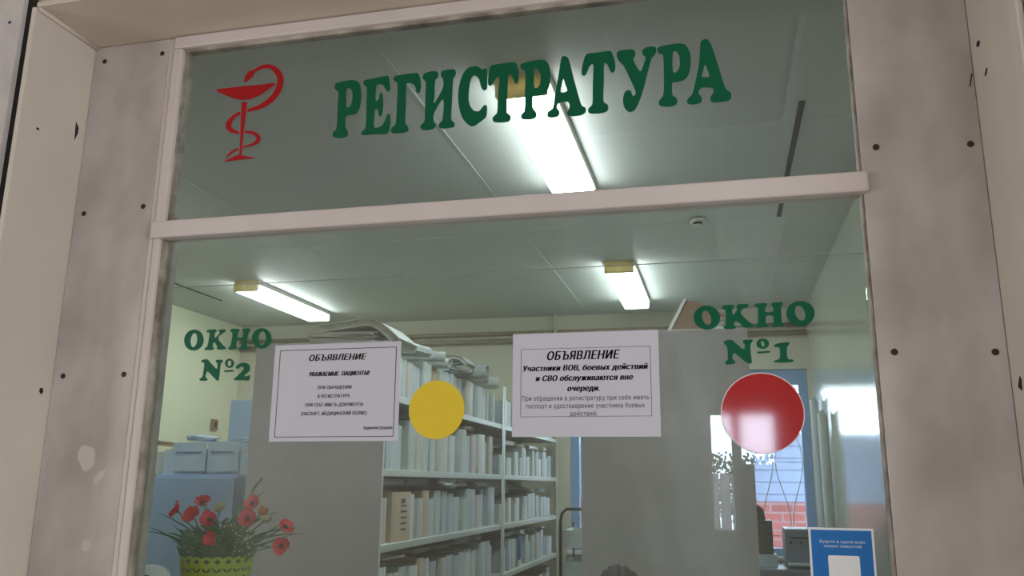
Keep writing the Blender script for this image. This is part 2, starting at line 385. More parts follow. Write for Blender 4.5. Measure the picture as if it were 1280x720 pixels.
# window frame as structure with glass
fr = MB()
fr.bbox(-1.306, -1.290, -.006, .03, 1.2, SZ-.002, .003)
fr.bbox(-1.290, -1.264, -.012, .03, 2.09, 2.55, .004)
fr.bbox(-1.290, -1.272, -.010, .03, 1.2, 2.062, .004)
fr.bbox(-1.290, .289, -.012, .03, 2.551, SZ-.002, .004)
fr.bbox(-1.30, .289, -.012, .03, 1.2, 1.24, .003)
win = struct('window_1', fr, M_frame, 'white painted wooden frame of the counter window')
MB().bbox(-1.294, .297, -.020, .03, 2.056, 2.098, .005).build('transom_bar', M_frame, win)
wb = MB()
random.seed(3)
def putty(z0, z1, xa, xb, jit):
    n = 60; xs = []
    d = 0
    for k in range(n+1):
        d = d*.7 + random.uniform(-jit, jit); xs.append(xb + d)
    vs = []
    for k in range(n+1):
        z_ = z0 + (z1-z0)*k/n; vs += [(xa, .0008, z_), (xs[k], .0008 + .003, z_), (xs[k]+.001, .02, z_), (xa, .02, z_)]
    wb.add(vs, [(4*k+a, 4*k+(a+1) % 4, 4*k+4+(a+1) % 4, 4*k+4+a) for k in range(n) for a in range(4)] + [(0, 1, 2, 3), (4*n+3, 4*n+2, 4*n+1, 4*n)])
putty(1.24, 2.054, -1.2715, -1.2600, .0012)
putty(2.099, 2.55, -1.2635, -1.2535, .0008)
wb.box(-1.26, .28, -.001, .02, 2.543, 2.552)
wb.bbox(.2835, .2885, .0015, .02, 1.2, 2.55, .001)
MB.build(wb, 'glazing_putty', M_frame_worn, win)
MB().bbox(-1.262, -1.246, .012, .03, 1.24, 2.056, .003).build('glazing_bead', mat('bead_grey', rgb(150, 148, 142), .5, .25, 20), win)
MB().box(-1.26, .284, .002, .006, 2.09, 2.56).build('upper_pane', M_glass_up, win)
MB().box(-1.26, .284, .002, .006, 1.22, 2.07).build('lower_pane', M_glass, win)
ac = thing('acrylic_screen', (-.5, .03, 1.2), 'clear acrylic sheet behind the lower glass, its top edge showing as a thin line', 'screen')
MB().box(-1.25, .284, .031, .034, 1.205, 1.945).build('sheet', M_acryl, ac)
MB().box(-1.25, .284, .0310, .0340, 1.9452, 1.9464).build('top_edge', M_edge, ac)

# counter inside the glass
ct = thing('counter', (-.5, .2, 0), 'counter ledge running along the inside of the glass', 'counter')
MB().bbox(-1.9, .70, .102, .46, 1.155, 1.195, .004).build('worktop', M_rack, ct)
MB().box(-1.86, .66, .11, .16, 0, 1.154).build('front_board', M_cabgrey, ct)
for x in (-1.86, -.6, .64): MB().box(x, x+.02, .162, .44, 0, 1.154).build('support_panel', M_cabgrey, ct)

# ============================================================ STICKERS
STY = .0006
def smooth_loop(pts, n=4):
    P = [Vector((p[0], p[1])) for p in pts]; N = len(P); out = []
    for i in range(N):
        p0, p1, p2, p3 = P[i-1], P[i], P[(i+1) % N], P[(i+2) % N]
        for k in range(n):
            t = k/n
            # centripetal-ish Catmull-Rom with reduced tangents
            m1 = (p2-p0)*.5; m2 = (p3-p1)*.5; L = (p2-p1).length
            if m1.length > L: m1 = m1*(L/m1.length)
            if m2.length > L: m2 = m2*(L/m2.length)
            t2, t3 = t*t, t*t*t
            out.append(p1*(2*t3-3*t2+1) + m1*(t3-2*t2+t) + p2*(-2*t3+3*t2) + m2*(t3-t2))
    return out
def flat_shape(loops, y, th, name, material, parent):
    """filled 2D outlines (x,z) with holes -> a thin solid sticker"""
    c = bpy.data.curves.new('outline', 'CURVE'); c.dimensions = '2D'; c.fill_mode = 'BOTH'; c.extrude = th/2
    for lp_ in loops:
        s = c.splines.new('POLY'); s.points.add(len(lp_)-1); s.use_cyclic_u = True
        for i, p in enumerate(lp_): s.points[i].co = (p[0], p[1], 0, 1)
    o = bpy.data.objects.new('outline', c); COL.objects.link(o)
    bpy.context.view_layer.update()
    me = bpy.data.meshes.new_from_object(o)
    vs = [Vector((v.co.x, y + v.co.z, v.co.y)) for v in me.vertices]; fs = [list(p.vertices) for p in me.polygons]
    bpy.data.objects.remove(o); bpy.data.curves.remove(c); bpy.data.meshes.remove(me)
    return MB().add(vs, fs).build(name, material, parent)
def px_loop(pts, org, sc, n=4, smooth=True):
    L = smooth_loop(pts, n) if smooth else [Vector(p) for p in pts]
    out = []
    for p in L:
        q = at(org[0] + p[0]/sc, org[1] + p[1]/sc, STY); out.append((q.x, q.z))
    return out
def ell(cx, cy, rx, ry, rot=0, n=28):
    return [(cx + rx*math.cos(a)*math.cos(rot) - ry*math.sin(a)*math.sin(rot), cy + rx*math.cos(a)*math.sin(rot) + ry*math.sin(a)*math.cos(rot)) for a in [2*PI*k/n for k in range(n)]]
C1, K1 = (380, 30), 1271/300
C2 = (640, 30)
WORD = [
 (C1, [[(165,320),(190,308),(250,297),(290,310),(303,360),(298,430),(275,475),(225,488),(220,545),(233,570),(228,595),(190,604),(155,597),(153,575),(172,555),(178,440),(182,360),(165,345)], [(226,345),(241,340),(256,360),(254,410),(240,440),(224,438)]]),
 (C1, [[(318,300),(370,288),(440,274),(450,285),(457,345),(445,358),(432,345),(415,322),(385,325),(380,405),(395,400),(402,370),(412,362),(420,400),(416,470),(405,490),(396,480),(390,452),(376,452),(372,545),(405,543),(425,520),(440,482),(455,478),(455,540),(440,580),(380,583),(310,588),(303,575),(325,550),(330,450),(332,335),(318,322)]]),
 (C1, [[(478,280),(510,270),(600,260),(615,285),(620,330),(612,362),(597,362),(588,330),(565,313),(543,318),(540,430),(537,525),(552,545),(550,568),(510,578),(465,575),(463,552),(485,530),(492,430),(495,315),(476,300)]]),
 (C1, [[(628,285),(640,262),(680,250),(708,255),(710,280),(695,298),(692,380),(690,420),(735,340),(737,295),(725,275),(730,250),(770,240),(800,243),(803,270),(790,290),(785,400),(780,505),(797,525),(793,545),(755,553),(718,550),(715,530),(733,508),(737,400),(690,470),(687,515),(697,535),(690,552),(655,562),(622,558),(618,538),(638,515),(642,400),(645,310)]]),
 (C1, [[(890,225),(920,225),(945,240),(965,235),(970,262),(970,340),(955,352),(940,340),(925,290),(900,272),(882,300),(872,370),(875,420),(895,455),(925,462),(945,440),(960,428),(970,440),(965,490),(945,510),(925,525),(895,542),(865,530),(835,490),(818,420),(818,350),(835,280),(860,240)]]),
 (C1, [[(990,222),(1030,212),(1115,203),(1130,225),(1138,270),(1132,310),(1118,315),(1108,290),(1095,268),(1082,275),(1078,370),(1075,465),(1095,485),(1092,512),(1050,522),(1005,518),(1000,495),(1022,470),(1028,370),(1035,280),(1018,285),(1000,315),(985,328),(974,315),(980,260)]]),
 (C2, [[(45,215),(75,203),(150,190),(185,200),(203,250),(200,320),(180,365),(140,383),(112,383),(110,440),(130,470),(125,497),(90,508),(50,503),(48,480),(65,460),(68,380),(70,250),(50,238)], [(118,240),(135,238),(150,265),(150,310),(135,337),(118,335)]]),
 (C2, [[(262,178),(280,170),(300,185),(325,280),(355,390),(370,432),(390,445),(388,470),(360,485),(305,488),(292,470),(300,452),(305,430),(295,412),(255,415),(240,430),(240,445),(252,465),(245,490),(210,497),(187,490),(190,465),(215,445),(225,390),(245,280)], [(272,292),(282,320),(292,355),(258,362),(262,330)]]),
 (C2, [[(395,160),(440,153),(520,143),(535,165),(547,205),(545,245),(532,258),(518,245),(505,215),(488,208),(487,310),(485,410),(508,430),(505,460),(470,473),(410,473),(403,450),(425,425),(428,320),(430,215),(412,222),(395,262),(380,275),(368,260),(375,210)]]),
 (C2, [[(555,155),(575,140),(640,135),(652,150),(652,170),(642,185),(660,225),(682,250),(700,205),(708,178),(695,165),(690,140),(715,123),(755,120),(765,140),(755,165),(740,180),(720,250),(695,350),(670,420),(650,455),(625,466),(600,450),(588,415),(592,375),(605,355),(625,352),(635,370),(642,382),(655,370),(652,350),(625,290),(590,220),(562,190)]]),
 (C2, [[(770,130),(790,118),(880,103),(920,112),(945,165),(943,240),(920,290),(870,308),(850,310),(850,375),(873,395),(870,425),(830,438),(785,433),(778,410),(800,378),(805,300),(800,165),(778,155)], [(852,150),(870,145),(885,170),(887,225),(870,255),(852,253)]]),
 (C2, [[(998,100),(1015,82),(1035,82),(1055,110),(1090,215),(1130,340),(1160,365),(1155,400),(1110,412),(1060,413),(1050,392),(1062,370),(1068,350),(1055,337),(1005,338),(990,355),(990,370),(1005,390),(1000,415),(960,426),(930,420),(930,398),(955,370),(970,310),(990,210)], [(1022,215),(1035,245),(1045,278),(1007,280),(1012,250)]]),
]
p = at(665, 165, STY)
wd = thing('vinyl_lettering', (p.x, STY, p.z), 'large green vinyl word РЕГИСТРАТУРА across the upper glass', 'lettering')
for org, loops in WORD: flat_shape([px_loop(l, org, K1) for l in loops], STY, .0008, 'letter', M_green, wd)
# window number two
O4, K4 = (220, 395), 985/130
p = at(285, 476, STY)
w2 = thing('vinyl_lettering', (p.x, STY, p.z), 'green vinyl words ОКНО №2 on the left of the lower glass', 'lettering')
for loops in [
 [ell(170,228,92,100,.25), ell(170,228,31,66,.12)],
 [[(290,140),(310,130),(375,128),(385,145),(370,160),(368,205),(395,185),(415,160),(405,145),(415,130),(465,128),(470,145),(440,165),(400,210),(440,270),(472,300),(465,315),(400,318),(385,305),(390,290),(365,250),(350,265),(348,290),(360,305),(350,320),(275,322),(272,305),(295,290),(310,230),(318,160),(295,155)]],
 [[(515,135),(530,122),(590,122),(603,135),(590,155),(585,200),(630,200),(635,150),(628,135),(640,122),(695,118),(705,135),(690,155),(675,220),(672,285),(685,300),(675,315),(610,315),(600,300),(615,285),(622,232),(580,235),(570,285),(580,300),(570,315),(500,318),(495,302),(515,285),(530,220),(535,155),(520,150)]],
 [ell(812,212,93,97,.2), ell(815,212,35,66,.1)],
 [[(240,425),(260,412),(300,412),(330,445),(385,500),(392,450),(375,430),(385,415),(440,415),(445,430),(425,450),(415,530),(405,605),(390,612),(360,585),(300,525),(285,545),(280,580),(298,595),(290,612),(230,612),(222,598),(250,575),(262,510),(268,450),(245,440)]],
 [ell(507,448,43,44), ell(507,448,18,26,.1)],
 [[(460,516),(500,514),(542,513),(542,527),(500,528),(460,530)]],
 [[(565,490),(585,460),(640,442),(685,455),(702,490),(690,525),(645,567),(675,568),(700,560),(698,590),(688,612),(640,608),(555,608),(550,595),(600,550),(635,510),(640,490),(620,480),(600,490),(585,502)]],
]: flat_shape([px_loop(l, O4, K4) for l in loops], STY, .0008, 'letter', M_green, w2)
O5, K5 = (860, 365), 7.2
p = at(945, 456, STY)
w1 = thing('vinyl_lettering', (p.x, STY, p.z), 'green vinyl words ОКНО №1 above the red disc', 'lettering')
for loops in [
 [ell(170,230,120,108,.1), ell(168,232,38,66,-.3)],
 [[(308,130),(330,118),(405,115),(418,132),(400,155),(405,205),(440,165),(440,150),(435,130),(450,112),(535,108),(545,125),(530,140),(500,150),(475,190),(530,250),(575,285),(590,298),(580,315),(510,322),(485,310),(490,300),(440,265),(415,270),(418,300),(430,315),(420,330),(335,332),(320,315),(338,300),(340,220),(335,160),(310,150)]],
 [[(597,115),(620,103),(700,100),(712,115),(698,140),(700,180),(765,175),(762,130),(750,115),(760,98),(845,92),(853,108),(838,130),(840,200),(845,275),(862,290),(855,305),(770,312),(755,298),(770,275),(765,220),(750,212),(705,218),(700,280),(720,295),(715,313),(620,320),(605,305),(628,285),(630,200),(625,140),(600,130)]],
 [ell(1012,192,127,112,0), ell(1010,190,42,70,-.35)],
 [[(320,450),(345,435),(395,432),(430,460),(500,515),(510,470),(495,455),(500,432),(575,428),(585,440),(565,465),(565,540),(575,635),(555,645),(520,630),(420,550),(405,560),(400,600),(425,625),(415,645),(345,652),(332,635),(355,610),(358,550),(350,490),(325,465)]],
 [ell(673,465,58,46), ell(673,465,14,27,-.3)],
 [[(626,537),(680,534),(735,530),(735,545),(680,550),(626,552)]],
 [[(775,480),(820,460),(910,452),(912,470),(895,490),(890,540),(900,600),(945,610),(945,628),(880,635),(780,635),(775,620),(820,600),(828,550),(820,500),(780,495)]],
]: flat_shape([px_loop(l, O5, K5) for l in loops], STY, .0008, 'letter', M_green, w1)
# bowl and snake emblem
O3, K3 = (250, 70), 669/130
p = at(300, 202, STY)
em = thing('vinyl_emblem', (p.x, STY, p.z), 'red vinyl emblem of a snake around a bowl at the upper left of the glass', 'emblem')
flat_shape([px_loop([(105,218),(200,203),(290,193),(390,184),(485,175),(440,215),(380,255),(320,278),(270,282),(220,273),(160,250)], O3, K3)], STY, .0008, 'bowl', M_redlogo, em)
flat_shape([px_loop([(268,297),(305,297),(290,420),(275,540),(265,640),(252,640),(258,540),(262,420)], O3, K3, smooth=False)], STY, .0008, 'stem', M_redlogo, em)
flat_shape([px_loop([(155,680),(190,660),(240,638),(280,640),(330,650),(352,658),(250,668)], O3, K3)], STY, .0008, 'foot', M_redlogo, em)
def ribbon(pts):
    # smooth centre line with half widths
    P = [Vector(q) for q in pts]; out = []
    for i in range(len(P)-1):
        p0, p1, p2, p3 = P[max(i-1, 0)], P[i], P[i+1], P[min(i+2, len(P)-1)]
        for k in range(5):
            t = k/5; out.append(.5*((2*p1)+(p2-p0)*t+(2*p0-5*p1+4*p2-p3)*t*t+(3*p1-p0-3*p2+p3)*t**3))
    out.append(P[-1]); A = []; B = []
    for i, q in enumerate(out):
        d = (out[min(i+1, len(out)-1)] - out[max(i-1, 0)]); d = Vector((d.x, d.y)).normalized(); n = Vector((-d.y, d.x))
        A.append((q.x+n.x*q.z, q.y+n.y*q.z)); B.append((q.x-n.x*q.z, q.y-n.y*q.z))
    return A + B[::-1]
sn = []
for seg in ([(286,170,3),(305,140,17),(330,112,20),(350,97,9),(390,75,11),(440,66,13),(488,90,18),(517,140,20),(508,205,20),(468,268,19),(400,320,16),(306,352,9)],
            [(258,364,8),(212,395,12),(183,440,18),(198,476,15),(252,494,7)],
            [(286,488,7),(340,494,11),(374,520,14),(368,550,12),(328,573,8),(276,586,5)],
            [(248,596,6),(215,612,8),(183,638,5),(163,656,1)]):
    sn.append(px_loop(ribbon([(a, b, c) for a, b, c in seg]), O3, K3, smooth=False))
flat_shape(sn, STY, .0008, 'snake', M_redlogo, em)
# discs
def disc(px, py, r, material, rim, name, label):
    c = at(px, py, STY); n = 72
    t = thing(name, (c.x, STY, c.z - r), label, 'sticker')
    flat_shape([[(c.x + r*math.cos(2*PI*k/n), c.z + r*math.sin(2*PI*k/n)) for k in range(n)]], STY, .0006, 'face', material, t)
    if rim:
        flat_shape([[(c.x + q*math.cos(2*PI*k/n), c.z + q*math.sin(2*PI*k/n)) for k in range(n)] for q in (r+.0018, r+.0001)], STY, .0006, 'rim', M_rim, t)
disc(545.5, 512, .0605, M_yellow, False, 'yellow_disc', 'plain yellow disc sticker between the two paper notices')
disc(953, 516, .0745, M_red, True, 'red_disc', 'glossy red disc sticker under the words ОКНО №1')

# ------------------------------------------------------------ paper notices
from mathutils.geometry import delaunay_2d_cdt
def text_shape(body, shear=0.0, bold=0.0):
    c = bpy.data.curves.new('t', 'FONT'); c.body = body; c.shear = shear; c.resolution_u = 4; c.space_character = 1.1; c.size = 10; c.fill_mode = 'NONE'
    o = bpy.data.objects.new('t', c); COL.objects.link(o); bpy.context.view_layer.update()
    me = bpy.data.meshes.new_from_object(o)
    P = [Vector((v.co.x, v.co.y)) for v in me.vertices]; E_ = [tuple(e.vertices) for e in me.edges]
    bpy.data.objects.remove(o); bpy.data.curves.remove(c); bpy.data.meshes.remove(me)
    V, _, F, _, _, _ = delaunay_2d_cdt(P, E_, [], 1, 1e-5)
    segs = [(P[a], P[b]) for a, b in E_]
    fs = []
    for f in F:
        q = sum((V[k] for k in f), Vector((0, 0)))/len(f); n = 0
        for a, b in segs:
            if (a.y > q.y) != (b.y > q.y) and q.x < a.x + (q.y-a.y)/(b.y-a.y)*(b.x-a.x): n += 1 if b.y > a.y else -1
        if n: fs.append(list(f))
    return [(v.x/10, v.y/10) for v in V], fs
def notice(corners, size, label, lines, border, name='paper_notice'):
    C = [at(px, py, STY) for px, py in corners]          # tl tr br bl on the glass
    ctr = sum(C, Vector())/4; ux = ((C[1]-C[0]) + (C[2]-C[3])).normalized(); uz = Vector((-ux.z, 0, ux.x))
    W, Hh = size
    def P(u, v, dy=0): return ctr + ux*(u-.5)*W - uz*(v-.5)*Hh + Vector((0, dy, 0))
    base = P(.5, 1)
    t = thing(name, tuple(base), label, 'notice')
    # sheet: fine grid with a slight wave, thin solid
    nx, nz = 14, 10; vs = []; fs = []
    for side in (0, 1):
        for j in range(nz+1):
            for i in range(nx+1):
                vs.append(P(i/nx, j/nz, .0006 - side*.0006))
    n = (nx+1)*(nz+1)
    for j in range(nz):
        for i in range(nx):
            a = j*(nx+1)+i; fs.append((a, a+1, a+nx+2, a+nx+1)); fs.append((n+a, n+a+nx+1, n+a+nx+2, n+a+1))
    per = [i for i in range(nx+1)] + [j*(nx+1)+nx for j in range(1, nz+1)] + [nz*(nx+1)+i for i in range(nx-1, -1, -1)] + [j*(nx+1) for j in range(nz-1, 0, -1)]
    for a, b in zip(per, per[1:]+per[:1]): fs.append((a, b, n+b, n+a))
    MB().add(vs, fs).build('sheet', M_paper, t)
    dy = -.0004
    b0, b1, b2, b3, bw_ = border
    bm_ = MB()
    for (u0, v0, u1, v1) in ((b0, b1, b2, b1), (b0, b3, b2, b3)):
        h = bw_/Hh; bm_.add([P(u0, v0-h/2, dy), P(u1, v0-h/2, dy), P(u1, v0+h/2, dy), P(u0, v0+h/2, dy)], [(0,1,2,3)])
    for u in (b0, b2):
        h = bw_/W; bm_.add([P(u-h/2, b1, dy), P(u+h/2, b1, dy), P(u+h/2, b3, dy), P(u-h/2, b3, dy)], [(0,1,2,3)])
    bm_.build('border_line', M_ink, t)
    for body, u0, u1, v, capv, shear, bold, mm in lines:
        vs, fs = text_shape(body, shear, 0)
        x0 = min(q[0] for q in vs); x1 = max(q[0] for q in vs)
        capx = .70
        out = [P(u0 + (q[0]-x0)/(x1-x0)*(u1-u0), v + capv/2 - q[1]/capx*capv, dy) for q in vs]
        tb_ = MB()
        for dx in ((-.0030, -.001, .001, .0030) if bold > .012 else (-.0010, .0010) if bold else (0,)): tb_.add([q + ux*W*dx for q in out], fs)
        tb_.build('text_line', mm, t)
notice([(343,432),(502,426.5),(497,551),(337,552)], (.297, .210), 'white notice with thin line border, left of the yellow disc', [
    ('ОБЪЯВЛЕНИЕ', .285, .735, .145, .062, .25, .018, M_ink),
    ('УВАЖАЕМЫЕ  ПАЦИЕНТЫ!', .292, .765, .315, .042, .25, .014, M_ink2),
    ('ПРИ ОБРАЩЕНИИ', .365, .63, .455, .034, 0, .004, M_ink2),
    ('В РЕГИСТРАТУРУ,', .37, .625, .545, .034, 0, .004, M_ink2),
    ('ПРИ СЕБЕ ИМЕТЬ ДОКУМЕНТЫ', .275, .725, .632, .034, 0, .004, M_ink2),
    ('(ПАСПОРТ, МЕДИЦИНСКИЙ ПОЛИС)', .245, .758, .72, .034, 0, .004, M_ink2),
    ('Администрация', .735, .955, .868, .032, .2, .004, M_ink2)],
    (.045, .058, .965, .955, .0013))
notice([(641,417),(822,410),(827,548),(640,547)], (.297, .210), 'white notice with boxed bold text, right of the yellow disc', [
    ('ОБЪЯВЛЕНИЕ', .245, .74, .225, .082, .25, .022, M_ink),
    ('Участники ВОВ, боевых действий', .075, .925, .345, .052, .25, .018, M_ink),
    ('и СВО обслуживаются вне', .165, .825, .443, .052, .25, .018, M_ink),
    ('очереди.', .385, .60, .543, .052, .25, .018, M_ink),
    ('При обращении в регистратуру при себе иметь', .07, .93, .635, .044, 0, 0, M_ink2),
    ('паспорт и удостоверение участника боевых', .10, .90, .708, .044, 0, 0, M_ink2),
    ('действий.', .40, .585, .782, .044, 0, 0, M_ink2)],
    (.06, .155, .945, .81, .0007))
# blue information card
def blue_card():
    tl, tr = at(1010, 659, STY), at(1091.5, 661, STY); W = (tr-tl).length; ux = (tr-tl).normalized(); uz = Vector((-ux.z, 0, ux.x)); Hh = W*1.36
    def P(u, v, dy=0): return tl + ux*u*W - uz*v*W + Vector((0, dy, 0))
    t = thing('blue_card', tuple(P(.5, 1.36)), 'blue information card with white border and white square, at the lower right of the glass', 'card')
    MB().prism([P(0,0,.0004), P(1,0,.0004), P(1,1.36,.0004), P(0,1.36,.0004)], (0, -.0006, 0)).build('sheet', M_white, t)
    MB().prism([P(.035,.035,-.0004), P(.965,.035,-.0004), P(.965,1.325,-.0004), P(.035,1.325,-.0004)], (0, -.0002, 0)).build('blue_field', M_blue, t)
    for body, u0, u1, v in (('Будьте в курсе всех', .17, .86, .205), ('наших новостей', .23, .80, .275)):
        vs, fs = text_shape(body, 0, 0); x0 = min(q[0] for q in vs); x1 = max(q[0] for q in vs)
        MB().add([P(u0+(q[0]-x0)/(x1-x0)*(u1-u0), v+.03-q[1]*.06, -.0009) for q in vs], fs).build('text_line', M_white, t)
    pts = []
    for cx, cy, a0 in ((.73,.46,-90),(.73,.90,0),(.31,.90,90),(.31,.46,180)):
        for k in range(6):
            a = math.radians(a0 + k*18); pts.append(P(cx+.03*math.cos(a), cy+.03*math.sin(a), -.0007))
    MB().prism(pts, (0, -.0002, 0)).build('white_square', M_white, t)
blue_card()

# ============================================================ REGISTRY ROOM
# ceiling battens and dark gap
for n, (x0, x1, y0, y1, mm, lb) in enumerate([
    (XL, XR, 3.169, 3.181, M_seam, 'pale seam across the ceiling panels'),
    (-1.130, -1.119, .12, YB, M_seam, 'pale lengthwise ceiling seam beside the near lamp'),
    (-2.625, -2.614, .12, YB, M_seam, 'pale lengthwise ceiling seam between the left lamp and the near lamp'),
    (.405, .416, 3.2, YB, M_seam, 'pale lengthwise ceiling seam near the right wall'),
    (.358, .382, 1.62, 3.15, M_dark, 'dark open gap in the ceiling near the right wall'),
    (-4.11, -4.095, 3.3, 4.6, M_dark, 'thin dark crack in the ceiling near the left wall')]):
    struct('trim_%d' % (6+n), MB().box(x0, x1, y0, y1, ZC-.0025 if mm is M_seam else ZC-.004, ZC), mm, lb)
# lamps
def lamp(cx, y0, y1, label):
    t = thing('ceiling_lamp', (cx, (y0+y1)/2, ZC), label, 'ceiling lamp', 'fluorescent ceiling lamps')
    hw_ = .098
    MB().bbox(cx-hw_-.010, cx+hw_+.010, y0+.0285, y1-.0125, ZC-.034, ZC-.0005, .002).build('body', M_lampbody, t)
    MB().bbox(cx-hw_, cx+hw_, y0+.028, y1-.012, ZC-.084, ZC-.0345, .010, 3).build('diffuser', M_lamp, t)
    MB().bbox(cx-hw_-.002, cx+hw_+.002, y0, y0+.0275, ZC-.084, ZC-.001, .004).build('end_cap', M_cap, t)
    MB().bbox(cx-hw_+.002, cx+hw_-.002, y1-.0118, y1, ZC-.078, ZC-.001, .003).build('end_cap', M_lampbody, t)
lamp(-.675, 1.16, 2.40, 'lit fluorescent ceiling lamp behind the green word on the upper glass')
lamp(-.635, 3.95, 5.22, 'lit fluorescent ceiling lamp above the right paper notice, seen under the transom')
lamp(-3.50, 1.16, 2.40, 'lit fluorescent ceiling lamp out at the near left of the room, beyond the jamb')
lamp(-3.50, 3.97, 5.24, 'lit fluorescent ceiling lamp above the left paper notice, far left of the room')
# smoke detector
dt = thing('smoke_detector', (-.08, 3.10, ZC), 'small white round smoke detector on the ceiling under the transom', 'smoke detector')
MB().lathe((-.08, 3.10, ZC-.0065), [(.045, 0), (.048, -.008), (.046, -.016), (.03, -.02)], 28).build('base', M_lampbody, dt)
MB().lathe((-.08, 3.10, ZC-.027), [(.026, 0), (.026, -.012)], 24).build('sensor_slot', M_dark, dt)
MB().lathe((-.08, 3.10, ZC-.0395), [(.03, 0), (.028, -.006), (.015, -.011)], 24).build('cap', M_lampbody, dt)
# back wall pipes
def pipes(z, r, x0, x1, label):
    t = thing('heating_pipe', ((x0+x1)/2, YB-.04, z), label, 'pipe')
    MB().tube([(x0, YB-.04, z), (x1, YB-.04, z)], r, 12).build('pipe', M_pipe, t)
    x = x0 + .5
    while x < x1: MB().bbox(x-.012, x+.012, YB-.05, YB-.001, z-r-.012, z-r-.001, .002).build('bracket', M_pipe, t); x += 1.3
pipes(2.845, .018, XL+.02, XR-.01, 'upper horizontal heating pipe along the top of the back wall')
pipes(2.775, .022, XL+.02, XR-.01, 'lower horizontal heating pipe along the top of the back wall')
rp_ = thing('vertical_pipe', (-1.30, YB-.09, 0), 'thin vertical pipe rising along the back wall above the right paper notice', 'pipe')
MB().tube([(-1.42, YB-.068, 0), (-1.42, YB-.068, ZC-.002)], .014, 10).build('pipe', M_lampbody, rp_)
# back windows
def bwin(name, Wn, mull, label):
    x0, x1, z0, z1 = Wn; y0, y1 = YB+.02, YB+.09
    b = MB(); fwid = .075
    b.bbox(x0, x0+fwid, y0, y1, z0, z1, .004).bbox(x1-fwid, x1, y0, y1, z0, z1, .004).bbox(x0+fwid, x1-fwid, y0, y1, z1-.13, z1, .004).bbox(x0+fwid, x1-fwid, y0, y1, z0, z0+.06, .004)
    for mx in mull: b.bbox(mx-.03, mx+.03, y0, y1, z0+.06, z1-.13, .004)
    o = struct(name, b, M_winblue, label)
    MB().box(x0+.05, x1-.05, YB+.05, YB+.054, z0+.03, z1-.1).build('pane', M_clear, o)
    MB().bbox(x0-.02, min(x1+.02, XR-.001), YB-.08, YB+.019, z0-.03, z0-.001, .004).build('window_sill', M_lampbody, o)
bwin('window_2', W1, [.17], 'blue framed back window beside the right wall, behind the red disc')
bwin('window_4', W2, [], 'blue framed back window mostly hidden behind the right rack end')
# grille in window 2
gr = thing('window_grille', (.4, YB+.16, .98), 'wavy iron grille outside the back window below the red disc', 'grille')
for k, x in enumerate((-.2, -.02, .24, .36, .48, .60)):
    MB().tube([(x + .05*math.sin(q/22*PI*3 + k*PI), YB+.16, .96+1.5*q/22) for q in range(23)], .0035, 6).build('bar', M_fence, gr)
for z in (1.1, 1.7, 2.3): MB().tube([(-.34, YB+.172, z), (.715, YB+.172, z)], .003, 6).build('crossbar', M_fence, gr)

# racks
SHZ = [.30, .62, .925, 1.235, 1.548, 1.872]
def rack(x0, x1, y0, y1, label, near_panel=True, top=2.13, board=True):
    t = thing('storage_rack', ((x0+x1)/2, y0, 0), label, 'rack')
    if near_panel: MB().bbox(x0, x1, y0, y0+.018, 0, top-.025, .003).build('end_panel', M_rackend, t)
    e = y0 + (.0185 if near_panel else .001)
    for z in SHZ:
        MB().bbox(x0+.001, x1-.001, e, y1-.001, z-.024, z+.008, .003).build('shelf', M_shelf, t)
    MB().box((x0+x1)/2-.004, (x0+x1)/2+.004, e, y1-.001, SHZ[-1]+.009, top-.07).build('divider', M_rack, t)
    for k in range(len(SHZ)-1): MB().box((x0+x1)/2-.004, (x0+x1)/2+.004, e, y1-.001, SHZ[k]+.009, SHZ[k+1]-.025).build('divider', M_rack, t)
    for x in (x0, x1):
        s_ = 1 if x == x0 else -1
        for yy in ([e, y1-.036] if not near_panel else [y1-.036]):
            xa, xb = sorted((x - s_*.001, x - s_*.0045)); xc, xd = sorted((x-s_*.0045, x+s_*.03))
            MB().box(xa, xb, yy, yy+.034, 0, top).build('post', M_shelf, t)
    return t
RX0, RX1 = -2.04, -1.40
rack(RX0, RX1, 1.745, 3.80, 'grey metal shelving rack with flat end panel, nearer the glass, left of the aisle')
rack(RX0, RX1, 3.806, 5.70, 'grey metal shelving rack behind the first one, reaching the back wall', near_panel=False)
rack(-.545, .115, 1.70, 4.40, 'grey metal rack on the right, its flat end panel facing the glass', top=2.13)

